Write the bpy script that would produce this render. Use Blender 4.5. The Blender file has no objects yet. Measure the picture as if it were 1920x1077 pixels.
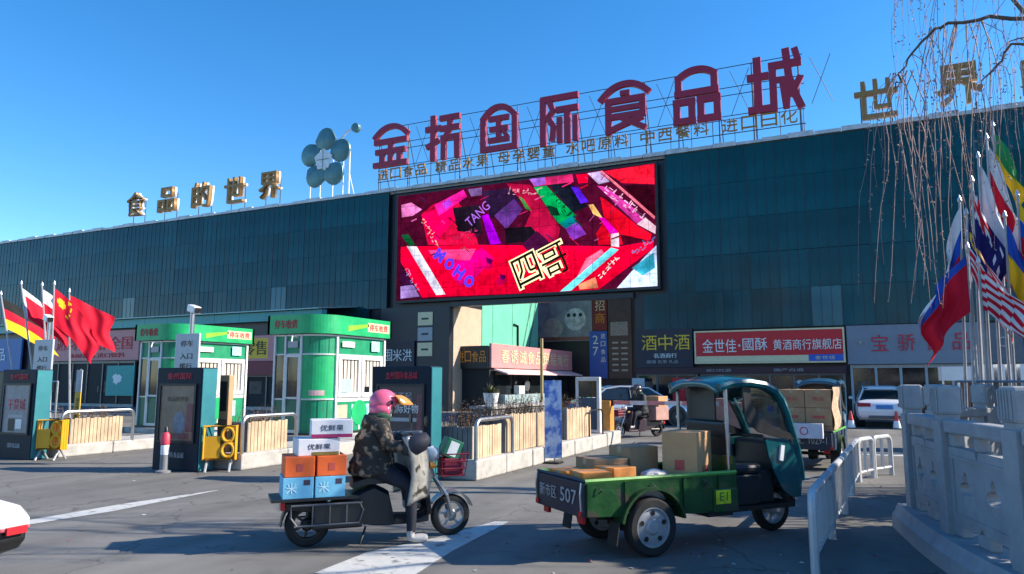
import bpy, bmesh, math, random
from mathutils import Vector, Matrix, Euler
random.seed(7)
R = math.radians
sc = bpy.context.scene
C = sc.collection

# ------------------------------------------------------------------ camera
cd = bpy.data.cameras.new('camera'); cam = bpy.data.objects.new('camera', cd); C.objects.link(cam)
cam.location = (0, 0, 1.6)
cam.rotation_euler = (R(90 + 7.47), 0, R(25.283))
cd.sensor_width = 36; cd.lens = 36 * 1350 / 1920; cd.clip_end = 3000; cd.clip_start = 0.05
sc.camera = cam
# ------------------------------------------------------------------ light
SUN_EL, SUN_AZ = R(32), R(25)          # azimuth from +x towards +y
w = bpy.data.worlds.new('World'); sc.world = w; w.use_nodes = True
nt = w.node_tree; bg = nt.nodes['Background']
sky = nt.nodes.new('ShaderNodeTexSky'); sky.sky_type = 'NISHITA'; sky.sun_disc = False
sky.sun_elevation = SUN_EL; sky.sun_rotation = math.pi / 2 - SUN_AZ
sky.altitude = 800; sky.air_density = 1.0; sky.dust_density = 0.25; sky.ozone_density = 3.0
hs = nt.nodes.new('ShaderNodeHueSaturation'); hs.inputs['Saturation'].default_value = 1.32
nt.links.new(sky.outputs[0], hs.inputs['Color']); nt.links.new(hs.outputs[0], bg.inputs[0]); bg.inputs[1].default_value = 0.15
sd = bpy.data.lights.new('sun', 'SUN'); sd.energy = 5.0; sd.angle = R(0.5); sd.color = (1, .9, .75)
sun = bpy.data.objects.new('sun', sd); C.objects.link(sun)
tosun = Vector((math.cos(SUN_EL) * math.cos(SUN_AZ), math.cos(SUN_EL) * math.sin(SUN_AZ), math.sin(SUN_EL)))
sun.rotation_euler = tosun.to_track_quat('Z', 'Y').to_euler(); sun.location = (30, 10, 40)
vs = sc.view_settings; vs.view_transform = 'Standard'; vs.look = 'None'; vs.gamma = 1; vs.use_curve_mapping = False
vs.exposure = 0.8

# ------------------------------------------------------------------ helpers
def lin(c):
    return tuple((x / 12.92 if x <= .04045 else ((x + .055) / 1.055) ** 2.4) for x in (v / 255 for v in c))
MATS = {}
def mat(name, col, rough=.6, metal=0, var=.18, vs=6., bump=.0, spec=.5, rnd=0., srgb=False, coat=0, wear=None):
    """Principled material whose colour drifts with two octaves of noise; rnd varies it per object."""
    if name in MATS: return MATS[name]
    m = bpy.data.materials.new(name); m.use_nodes = True; n = m.node_tree; L = n.links
    b = n.nodes['Principled BSDF']
    if srgb: col = lin(col)
    b.inputs['Roughness'].default_value = rough; b.inputs['Metallic'].default_value = metal
    b.inputs['Specular IOR Level'].default_value = spec; b.inputs['Coat Weight'].default_value = coat
    tc = n.nodes.new('ShaderNodeTexCoord')
    no = n.nodes.new('ShaderNodeTexNoise'); no.inputs['Scale'].default_value = vs; no.inputs['Detail'].default_value = 6; no.inputs['Roughness'].default_value = .65
    L.new(tc.outputs['Object'], no.inputs['Vector'])
    mr = n.nodes.new('ShaderNodeMapRange'); mr.inputs[1].default_value = .3; mr.inputs[2].default_value = .7
    mr.inputs[3].default_value = 1 - var; mr.inputs[4].default_value = 1 + var
    L.new(no.outputs[0], mr.inputs[0])
    fac = mr.outputs[0]
    if rnd:
        oi = n.nodes.new('ShaderNodeObjectInfo'); r2 = n.nodes.new('ShaderNodeMapRange')
        r2.inputs[3].default_value = 1 - rnd; r2.inputs[4].default_value = 1 + rnd; L.new(oi.outputs['Random'], r2.inputs[0])
        mu = n.nodes.new('ShaderNodeMath'); mu.operation = 'MULTIPLY'; L.new(fac, mu.inputs[0]); L.new(r2.outputs[0], mu.inputs[1]); fac = mu.outputs[0]
    mx = n.nodes.new('ShaderNodeVectorMath'); mx.operation = 'SCALE'; mx.inputs[0].default_value = col; L.new(fac, mx.inputs['Scale'])
    out = mx.outputs[0]
    if wear:
        n2 = n.nodes.new('ShaderNodeTexNoise'); n2.inputs['Scale'].default_value = wear[1]; n2.inputs['Detail'].default_value = 8
        L.new(tc.outputs['Object'], n2.inputs['Vector'])
        r3 = n.nodes.new('ShaderNodeMapRange'); r3.inputs[1].default_value = wear[2]; r3.inputs[2].default_value = wear[2] + .1; L.new(n2.outputs[0], r3.inputs[0])
        mm = n.nodes.new('ShaderNodeMix'); mm.data_type = 'RGBA'; L.new(r3.outputs[0], mm.inputs[0]); L.new(out, mm.inputs[6]); mm.inputs[7].default_value = (*wear[0], 1)
        out = mm.outputs[2]
    L.new(out, b.inputs['Base Color'])
    rr = n.nodes.new('ShaderNodeMapRange'); rr.inputs[3].default_value = max(0.02, rough - .08); rr.inputs[4].default_value = min(1, rough + .08)
    L.new(no.outputs[0], rr.inputs[0]); L.new(rr.outputs[0], b.inputs['Roughness'])
    if bump:
        n3 = n.nodes.new('ShaderNodeTexNoise'); n3.inputs['Scale'].default_value = vs * 5; n3.inputs['Detail'].default_value = 5
        L.new(tc.outputs['Object'], n3.inputs['Vector'])
        bu = n.nodes.new('ShaderNodeBump'); bu.inputs['Strength'].default_value = bump; bu.inputs['Distance'].default_value = .02
        L.new(n3.outputs[0], bu.inputs['Height']); L.new(bu.outputs[0], b.inputs['Normal'])
    MATS[name] = m
    return m

def unit(v): return Vector(v).normalized()
class MB:
    def __init__(s): s.v = []; s.f = []; s.mi = []
    def add(s, vs_, fs, mi=0):
        o = len(s.v); s.v += [tuple(p) for p in vs_]; s.f += [tuple(i + o for i in f) for f in fs]; s.mi += [mi] * len(fs); return s
    def box(s, x0, x1, y0, y1, z0, z1, mi=0):
        return s.add([(x, y, z) for z in (z0, z1) for y in (y0, y1) for x in (x0, x1)],
                     [(0, 2, 3, 1), (4, 5, 7, 6), (0, 1, 5, 4), (2, 6, 7, 3), (0, 4, 6, 2), (1, 3, 7, 5)], mi)
    def cbox(s, c, size, rot=(0, 0, 0), mi=0):
        M = Matrix.Translation(c) @ Euler(rot).to_matrix().to_4x4(); h = [k / 2 for k in size]
        return s.add([M @ Vector((x * h[0], y * h[1], z * h[2])) for z in (-1, 1) for y in (-1, 1) for x in (-1, 1)],
                     [(0, 2, 3, 1), (4, 5, 7, 6), (0, 1, 5, 4), (2, 6, 7, 3), (0, 4, 6, 2), (1, 3, 7, 5)], mi)
    def prism(s, poly, a0, a1, axis='y', mi=0):
        """polygon of 2-D points swept along an axis: y -> points are (x,z); x -> (y,z); z -> (x,y)"""
        g = {'y': lambda p, a: (p[0], a, p[1]), 'x': lambda p, a: (a, p[0], p[1]), 'z': lambda p, a: (p[0], p[1], a)}[axis]
        n = len(poly)
        return s.add([g(p, a0) for p in poly] + [g(p, a1) for p in poly],
                     [tuple(range(n)), tuple(range(2 * n - 1, n - 1, -1))] + [(i, (i + 1) % n, (i + 1) % n + n, i + n) for i in range(n)], mi)
    def ring(s, outer, inner, a0, a1, axis='y', mi=0):
        """frame between two polygons with equal point counts"""
        n = len(outer)
        for i in range(n):
            j = (i + 1) % n; s.prism([outer[i], outer[j], inner[j], inner[i]], a0, a1, axis, mi)
        return s
    def tube(s, pts, r, n=8, cap=True, mi=0, closed=False):
        pts = [Vector(p) for p in pts]; rs = r if isinstance(r, (list, tuple)) else [r] * len(pts)
        vs_, fs = [], []; up = None
        for i, p in enumerate(pts):
            a = pts[i - 1] if (i > 0 or closed) else p; b = pts[(i + 1) % len(pts)] if (i < len(pts) - 1 or closed) else p
            d = (b - a).normalized()
            if up is None:
                up = Vector((0, 0, 1)) if abs(d.z) < .9 else Vector((1, 0, 0))
            x = d.cross(up).normalized(); up = x.cross(d).normalized()
            for k in range(n):
                t = 2 * math.pi * k / n; vs_.append(p + (x * math.cos(t) + up * math.sin(t)) * rs[i])
        m = len(pts)
        for i in range(m if closed else m - 1):
            j = (i + 1) % m
            for k in range(n): fs.append((i * n + k, i * n + (k + 1) % n, j * n + (k + 1) % n, j * n + k))
        if cap and not closed: fs += [tuple(range(n - 1, -1, -1)), tuple(range((m - 1) * n, m * n))]
        return s.add(vs_, fs, mi)
    def lathe(s, prof, n=24, c=(0, 0, 0), axis='z', mi=0):
        g = {'z': lambda r, t, h: (c[0] + r * math.cos(t), c[1] + r * math.sin(t), c[2] + h),
             'y': lambda r, t, h: (c[0] + r * math.cos(t), c[1] + h, c[2] + r * math.sin(t)),
             'x': lambda r, t, h: (c[0] + h, c[1] + r * math.cos(t), c[2] + r * math.sin(t))}[axis]
        vs_ = [g(max(r, 1e-4), 2 * math.pi * k / n, h) for r, h in prof for k in range(n)]
        fs = [(i * n + k, i * n + (k + 1) % n, (i + 1) * n + (k + 1) % n, (i + 1) * n + k) for i in range(len(prof) - 1) for k in range(n)]
        return s.add(vs_, fs, mi)
    def loft(s, rings, close=True, caps=True, mi=0):
        n = len(rings[0]); vs_ = [p for r in rings for p in r]; e = n if close else n - 1
        fs = [(i * n + k, i * n + (k + 1) % n, (i + 1) * n + (k + 1) % n, (i + 1) * n + k) for i in range(len(rings) - 1) for k in range(e)]
        if caps and close: fs += [tuple(range(n - 1, -1, -1)), tuple(range((len(rings) - 1) * n, len(rings) * n))]
        return s.add(vs_, fs, mi)
    def grid(s, fn, nu, nv, mi=None):
        o = [fn(i / nu, j / nv) for j in range(nv + 1) for i in range(nu + 1)]
        for j in range(nv):
            for i in range(nu): pass
        base = len(s.v); s.v += [tuple(p) for p in o]
        for j in range(nv):
            for i in range(nu):
                s.f.append(tuple(base + k for k in (j * (nu + 1) + i, j * (nu + 1) + i + 1, (j + 1) * (nu + 1) + i + 1, (j + 1) * (nu + 1) + i)))
                s.mi.append(mi((i + .5) / nu, (j + .5) / nv) if mi else 0)
        return s
    def mesh(s, name, fix=True):
        me = bpy.data.meshes.new(name); me.from_pydata(s.v, [], s.f)
        me.polygons.foreach_set('material_index', s.mi)
        if fix:
            bm = bmesh.new(); bm.from_mesh(me); bmesh.ops.recalc_face_normals(bm, faces=bm.faces); bm.to_mesh(me); bm.free()
        me.update(); return me
    def obj(s, name, mats, parent=None, smooth=False, bevel=0, loc=None, rot=None, kind=None, fix=True, seg=2):
        me = s.mesh(name, fix)
        return link(name, me, mats, parent, smooth, bevel, loc, rot, kind, seg)
def link(name, me, mats=None, parent=None, smooth=False, bevel=0, loc=None, rot=None, kind=None, seg=2):
    o = bpy.data.objects.new(name, me); C.objects.link(o)
    if mats is not None and len(me.materials) == 0:
        for m in (mats if isinstance(mats, (list, tuple)) else [mats]): me.materials.append(m)
    if parent is not None: o.parent = parent
    if loc is not None: o.location = loc
    if rot is not None: o.rotation_euler = rot
    if smooth:
        me.polygons.foreach_set('use_smooth', [True] * len(me.polygons))
        me.set_sharp_from_angle(angle=R(38))
    if bevel:
        b = o.modifiers.new('bevel', 'BEVEL'); b.width = bevel; b.segments = seg; b.limit_method = 'ANGLE'; b.angle_limit = R(40)
    if kind: o['kind'] = kind
    return o
def tag(o, label, cat=None, group=None, kind=None):
    o['label'] = label
    if cat: o['category'] = cat
    if group: o['group'] = group
    if kind: o['kind'] = kind
    return o
def thing(name, label, cat, loc=(0, 0, 0), rz=0, group=None):
    o = bpy.data.objects.new(name, None); C.objects.link(o); o.location = loc; o.rotation_euler = (0, 0, rz)
    o.empty_display_size = .2
    return tag(o, label, cat, group)
def copy_tree(o, parent=None):
    c = o.copy(); C.objects.link(c); c.parent = parent
    for ch in o.children: copy_tree(ch, c)
    return c
def dup(o, label, loc, rz=None):
    c = copy_tree(o); c['label'] = label; c.location = loc
    if rz is not None: c.rotation_euler = (0, 0, rz)
    return c
TXT = {}
def text_mesh(s, w, h, ext=.01, bold=0):
    """lettering fitted to a w x h box centred on the origin, readable from +z"""
    key = (s, round(w, 3), round(h, 3), ext, bold)
    if key in TXT: return TXT[key]
    c = bpy.data.curves.new('lettering', 'FONT'); c.body = s; c.size = 1; c.offset = bold; c.resolution_u = 2; c.extrude = 0.05
    o = bpy.data.objects.new('lettering', c); C.objects.link(o)
    me = bpy.data.meshes.new_from_object(o.evaluated_get(bpy.context.evaluated_depsgraph_get()))
    bpy.data.objects.remove(o); bpy.data.curves.remove(c); me.name = 'lettering'; me.materials.clear()
    xs = [v.co.x for v in me.vertices]; ys = [v.co.y for v in me.vertices]
    x0, x1, y0, y1 = min(xs), max(xs), min(ys), max(ys)
    for v in me.vertices:
        v.co = ((v.co.x - (x0 + x1) / 2) * w / (x1 - x0), (v.co.y - (y0 + y1) / 2) * h / (y1 - y0), v.co.z / .05 * ext / 2 + ext / 2)
    TXT[key] = me
    return me
FRONT, SIDE = (R(90), 0, 0), (R(90), 0, R(90))     # faces -y, faces +x
def text(s, w, h, m, parent, loc, rot=FRONT, ext=.01, bold=0, name='lettering'):
    me = text_mesh(s, w, h, ext, bold)
    if me.users and me.materials and me.materials[0] != m: me = me.copy(); me.materials.clear()
    return link(name, me, m, parent, loc=loc, rot=rot)
def arc(cx, cy, r, a0, a1, n): return [(cx + r * math.cos(R(a0 + (a1 - a0) * i / n)), cy + r * math.sin(R(a0 + (a1 - a0) * i / n))) for i in range(n + 1)]
def boxpart(name, m, parent, x0, x1, y0, y1, z0, z1, bevel=0): return MB().box(x0, x1, y0, y1, z0, z1).obj(name, m, parent, bevel=bevel)

# ------------------------------------------------------------------ materials
STEEL = mat('steel', (.42, .43, .45), .35, .9, .12, 12)
DARKSTEEL = mat('dark steel', (.035, .037, .04), .45, .6, .2, 12)
BLACK = mat('black plastic', (.012, .012, .014), .45, 0, .25, 15)
RUBBER = mat('rubber', (.014, .014, .015), .8, 0, .3, 20, bump=.2)
WHITE = mat('white paint', (.78, .78, .77), .4, 0, .06, 5)
CONC = mat('concrete', (.42, .40, .37), .85, 0, .22, 4, bump=.25, wear=((.22, .21, .2), 3, .62))
GREYP = mat('grey paint', (.36, .37, .39), .45, 0, .1, 6)
CARD = mat('cardboard', (.4, .225, .115), .8, 0, .13, 5, rnd=.12)
CARD2 = mat('cardboard pale', (.6, .32, .145), .8, 0, .1, 5, rnd=.1)
DARKIN = mat('dark interior', (.012, .012, .014), .7, 0, .3, 2)
GREEN = mat('kiosk green', (.005, .25, .115), .45, 0, .22, 3, wear=((.03, .2, .11), 4, .6))
GREEN2 = mat('kiosk bright green', (.01, .38, .13), .4, 0, .18, 3)
RED = mat('sign red', (.62, .01, .02), .45, 0, .12, 4)
PINKRED = mat('print red', (.55, .02, .05), .5, 0, .2, 8)
CREAM = mat('cream print', (.72, .62, .38), .5, 0, .1, 8)
GOLD = mat('gold sign', (.3, .16, .045), .45, .2, .15, 3)
YEL = mat('sign yellow', (.8, .5, .03), .5, 0, .1, 6)
ORANGE = mat('orange print', (.75, .27, .02), .5, 0, .1, 6)
BLUE = mat('banner blue', (.02, .1, .5), .45, 0, .2, 5)
GLASSD = mat('dark window', (.012, .016, .02), .06, 0, .2, 2, spec=.6)

# ------------------------------------------------------------------ ground
def ground_mat():
    m = bpy.data.materials.new('asphalt'); m.use_nodes = True; n = m.node_tree; L = n.links; b = n.nodes['Principled BSDF']
    tc = n.nodes.new('ShaderNodeTexCoord')
    def noise(sc_, det=6, rough=.6, vec=None):
        t = n.nodes.new('ShaderNodeTexNoise'); t.inputs['Scale'].default_value = sc_; t.inputs['Detail'].default_value = det; t.inputs['Roughness'].default_value = rough
        L.new(vec or tc.outputs['Object'], t.inputs['Vector']); return t.outputs[0]
    def ramp(src, a, b_, lo, hi):
        r = n.nodes.new('ShaderNodeMapRange'); r.inputs[1].default_value = a; r.inputs[2].default_value = b_; r.inputs[3].default_value = lo; r.inputs[4].default_value = hi
        L.new(src, r.inputs[0]); return r.outputs[0]
    def mul(a, c):
        x = n.nodes.new('ShaderNodeMath'); x.operation = 'MULTIPLY'; L.new(a, x.inputs[0]); L.new(c, x.inputs[1]); return x.outputs[0]
    mp = n.nodes.new('ShaderNodeMapping'); mp.inputs['Scale'].default_value = (1.6, .12, 1); L.new(tc.outputs['Object'], mp.inputs[0])
    f = mul(ramp(noise(.35), .35, .65, .8, 1.18), ramp(noise(1.0, 4, .5, mp.outputs[0]), .35, .65, .82, 1.1))
    f = mul(f, ramp(noise(220, 3, .7), .3, .7, .7, 1.3))
    f = mul(f, ramp(noise(2.3, 8, .7), .55, .7, 1, .72))
    vo = n.nodes.new('ShaderNodeTexVoronoi'); vo.feature = 'DISTANCE_TO_EDGE'; vo.inputs['Scale'].default_value = .42
    wv = n.nodes.new('ShaderNodeVectorMath'); wv.operation = 'ADD'
    nz = n.nodes.new('ShaderNodeTexNoise'); nz.inputs['Scale'].default_value = 1.5; nz.inputs['Detail'].default_value = 6; L.new(tc.outputs['Object'], nz.inputs['Vector'])
    L.new(tc.outputs['Object'], wv.inputs[0]); L.new(nz.outputs['Color'], wv.inputs[1]); L.new(wv.outputs[0], vo.inputs['Vector'])
    f = mul(f, ramp(vo.outputs['Distance'], 0, .01, .6, 1))
    mx = n.nodes.new('ShaderNodeVectorMath'); mx.operation = 'SCALE'; mx.inputs[0].default_value = (.172, .166, .156); L.new(f, mx.inputs['Scale'])
    L.new(mx.outputs[0], b.inputs['Base Color']); b.inputs['Roughness'].default_value = .9; b.inputs['Specular IOR Level'].default_value = .25
    bu = n.nodes.new('ShaderNodeBump'); bu.inputs['Strength'].default_value = .35; bu.inputs['Distance'].default_value = .008
    L.new(noise(160, 4, .7), bu.inputs['Height']); L.new(bu.outputs[0], b.inputs['Normal'])
    return m
g = MB().add([(-700, -700, 0), (700, -700, 0), (700, 700, 0), (-700, 700, 0)], [(0, 1, 2, 3)]).obj('ground', ground_mat(), kind='structure')
g['label'] = 'worn grey asphalt forecourt in front of the market'
PAINT = mat('road paint', (.5, .5, .48), .8, 0, .12, 9, wear=((.2, .2, .195), 7, .57))
def marking(pts, label):
    o = MB().add([(x, y, .004) for x, y in pts], [tuple(range(len(pts)))]).obj('road_marking', PAINT, fix=False)
    o['kind'] = 'structure'; o['label'] = label
marking([(-8.75, 4.9), (-8.52, 4.9), (-8.42, 6.2), (-8.62, 8.2), (-8.8, 6.6)], 'worn white lane wedge crossing the grey forecourt')
marking([(-4.2, 5.0), (-3.35, 5.0), (-3.55, 6.2), (-3.68, 7.7), (-3.84, 7.65), (-4.0, 6.6), (-4.25, 5.8)], 'worn white arrow head painted beside the scooter')
marking([(.05, 17.9), (.95, 17.9), (.95, 18.3), (.05, 18.3)], 'pale worn strip beyond the low rail')
# ------------------------------------------------------------------ market hall
FY, ZT, ZB = 34.08, 12.55, 4.0          # facade plane, top and bottom of the glazing
OX0, OX1, OZ = -19.85, -9.55, 5.75      # gateway through the facade
LX0, LX1, LZ0, LZ1 = -23.27, -8.28, 6.12, 12.2   # screen
def glass_mat():
    m = mat('curtain glass', (.0005, .058, .072), .09, 0, .35, .35, spec=.24, rnd=.2)
    n = m.node_tree; b = n.nodes['Principled BSDF']
    tc = n.nodes.new('ShaderNodeTexCoord'); no = n.nodes.new('ShaderNodeTexNoise'); no.inputs['Scale'].default_value = .9; no.inputs['Detail'].default_value = 1
    bu = n.nodes.new('ShaderNodeBump'); bu.inputs['Strength'].default_value = .12; bu.inputs['Distance'].default_value = .04
    n.links.new(tc.outputs['Object'], no.inputs['Vector']); n.links.new(no.outputs[0], bu.inputs['Height']); n.links.new(bu.outputs[0], b.inputs['Normal'])
    return m
CG = glass_mat()
CG2 = mat('pale curtain glass', (.006, .11, .14), .12, 0, .2, .5, spec=.5)
CLAD = mat('dark cladding', (.014, .016, .024), .4, 0, .25, 2)
BEIGE = mat('beige wall', (.5, .36, .26), .85, 0, .12, 2, bump=.1)
MINT = mat('mint wall sheet', (.14, .5, .36), .5, 0, .1, 1.2)
hall = thing('market_hall', 'long dark teal glass market hall with a gateway under its screen', 'building', (0, FY, 0))
MB().box(-70, OX0, .22, 12, 0, 12.45).box(OX1, 13, .22, 3, 0, 12.45).box(OX0, OX1, .22, 1.2, OZ + .1, 12.45).obj('wall', CLAD, hall)
MB().box(-70, OX0, .05, 12.1, 12.46, 12.6).box(OX0, OX1, .05, 1.3, 12.46, 12.6).box(OX1, 13, .05, 3.1, 12.46, 12.6).obj('roof', mat('roof sheet', (.3, .31, .32), .6, .3, .15, 2), hall)
tr = MB()
for i in range(70):
    x = -66 + i * 1.12; tr.box(x, x + 1.1, -.12 - .015 * (i % 3), .3, 12.58, 12.72 + .025 * (i * 7 % 5))
tr.obj('roof_edge', mat('parapet cap', (.5, .5, .5), .5, .4, .3, 1.5), hall)
MB().box(OX0 - .004, OX1, -.02, .25, OZ - .1, OZ + .16).obj('soffit', CLAD, hall)
# curtain wall: one object per pane
rows = [(ZB, 5.735), (5.75, 7.435), (7.45, 9.135), (9.15, 10.835), (10.85, ZT)]
PW = 1.25; pane_cache = {}
x = -65.3; k = 0
while x < 10.5:
    for r_, (z0, z1) in enumerate(rows):
        x0, x1 = x + .012, x + PW - .012
        if x1 > LX0 + .1 and x0 < LX1 - .1 and z0 > 5.7: continue            # behind the screen
        if r_ == 0 and x1 > OX0 - 4.6 and x0 < OX1 + .05: continue           # gateway
        key = round(z1 - z0, 2)
        if key not in pane_cache:
            pane_cache[key] = MB().box(-PW / 2 + .012, PW / 2 - .012, -.03, .03, -key / 2, key / 2).mesh('glass_panel'); pane_cache[key].materials.append(CG)
        o = link('glass_panel', pane_cache[key], None, hall, loc=((x0 + x1) / 2, 0, (z0 + z1) / 2),
                 rot=(R(random.gauss(0, .22)), 0, R(random.gauss(0, .22))))
        if k in (76, 131, 190): o.data = pane_cache[key].copy(); o.data.materials.clear(); o.data.materials.append(CG2)
        k += 1
    x += PW
mu = MB(); x = -65.3
while x < 10.6:
    if not (LX0 < x < LX1): mu.box(x - .022, x + .022, -.05, .1, (ZB if not OX0 - 4 < x < OX1 else 5.74), ZT)
    x += PW
x = -65.3
while x < 10.6:                                        # fine ribs between the mullions
    for f_ in (1 / 3, 2 / 3):
        xx = x + PW * f_
        if not (LX0 - .2 < xx < LX1 + .2): mu.box(xx - .008, xx + .008, -.045, .0, (ZB if not OX0 - 4.6 < xx < OX1 else 5.74), ZT)
    x += PW
mu.obj('mullion', mat('mullion', (.001, .03, .048), .4, .1, .2, 3), hall, kind='stuff')
# gateway: lit inner wall, mint sheeting beyond
MB().box(OX0 - .0, OX0 + .06, .3, 3.6, 0, 5.8).obj('gateway_wall', BEIGE, hall)
for i in range(6):
    y0 = 3.7 + i * 1.4
    MB().box(OX0, OX0 + .05 + .01 * (i % 2), y0, y0 + 1.37, 3.3, 8.2).obj('wall_sheet', MINT, hall)
MB().tube([(OX0 + .12, 8.6, 3.6), (OX0 + .12, 8.6, 5.2), (OX0 + .12, 8.0, 5.25)], .07, 8).obj('vent_pipe', DARKSTEEL, hall)
MB().tube([(OX0 + .1, 9.3, 3.5), (OX0 + .1, 11.2, 7.6)], .02, 5).obj('cable', DARKSTEEL, hall)
MB().tube([(OX0 + .1, 10.3, 3.5), (OX0 + .1, 11.9, 7.6)], .02, 5).obj('cable', DARKSTEEL, hall)
# pillar left of the gateway, with three small panels
MB().box(-24.4, OX0 - .002, -.06, .24, 0, OZ).obj('pillar', CLAD, hall)
plq = thing('plaque_column', 'three small square panels stacked beside the gateway', 'plaque', (0, FY - .07, 0))
for z, m_ in ((5.05, CREAM), (4.2, GREYP), (3.35, CREAM)):
    MB().box(-21.85, -20.9, -.05, 0, z - .37, z + .37).obj('panel', m_, plq, bevel=.01)
    MB().box(-21.6, -21.15, -.056, -.05, z - .05, z + .05).obj('print', DARKSTEEL, plq)

# building closing the far end of the gateway, with its posters
far = thing('inner_building', 'dark inner building seen through the gateway with wall posters', 'building', (0, 48.3, 0))
MB().box(-21.5, -6, 0, 6, 0, 9.5).obj('wall', mat('inner wall', (.03, .026, .03), .6, 0, .3, 1.5), far)
MB().box(-21.5, -6, -.3, 6.1, 9.5, 9.8).obj('roof', DARKSTEEL, far)
for i in range(5):
    MB().box(-13.3 + i * 1.3, -12.2 + i * 1.3, -.03, .02, .3, 2.4).obj('window', GLASSD, far)
pt = thing('milk_poster', 'large grey food poster on the inner building', 'poster', (0, 48.24, 0))
POSTG = mat('poster grey', (.30, .30, .34), .6, 0, .5, .9)
MB().box(-20.8, -16.55, 0, .05, 4.45, 8.4).obj('sheet', POSTG, pt)
MB().prism(arc(-19.5, 5.4, .75, 0, 360, 20)[:-1], -.006, 0).obj('print', mat('poster bowl', (.5, .42, .36), .6, 0, .3, 3), pt)
MB().prism(arc(-17.8, 6.0, .8, 0, 360, 20)[:-1], -.006, 0).obj('print', mat('poster cow', (.62, .62, .62), .6, 0, .5, 2), pt)
for dx in (-.5, -.05, .4): MB().prism(arc(-17.8 + dx, 6.3, .14, 0, 360, 10)[:-1], -.012, -.006).obj('print', BLACK, pt)
MB().box(-20.8, -16.55, -.006, 0, 4.5, 4.75).obj('print', mat('poster red', (.3, .1, .08), .6), pt)
bn = thing('wall_banner', 'tall banner, red above and blue below, beside the grey poster', 'banner', (0, 48.22, 0))
MB().box(-16.5, -15.45, 0, .05, 5.15, 8.2).obj('upper_sheet', mat('banner red', (.22, .025, .03), .6), bn)
MB().box(-16.75, -15.45, 0, .05, 1.8, 5.1).obj('lower_sheet', BLUE, bn)
text('招', .7, .75, CREAM, bn, (-15.95, -.004, 6.9)); text('商', .7, .75, ORANGE, bn, (-15.95, -.004, 6.0))
for i, ch in enumerate('27'): text(ch, .4, .6, WHITE, bn, (-16.3, -.004, 4.5 - i * .8))
for i, ch in enumerate('进口食品'): text(ch, .32, .35, WHITE, bn, (-15.75, -.004, 4.75 - i * .55))
dp = thing('directory_panel', 'brown directory panel with rows of print beside the banner', 'sign', (0, 48.22, 0))
MB().box(-15.35, -13.7, 0, .05, 1.8, 8.2).obj('board', mat('brown panel', (.09, .06, .06), .6, 0, .3, 2), dp)
MB().box(-15.2, -13.95, -.005, 0, 4.75, 5.7).obj('print', mat('pale print', (.3, .28, .27), .7, 0, .4, 6), dp)
for i in range(6):
    for j in range(2): MB().box(-15.1 + j * .65, -14.65 + j * .65, -.005, 0, 4.2 - i * .38, 4.32 - i * .38).obj('print', GREYP, dp)

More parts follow.
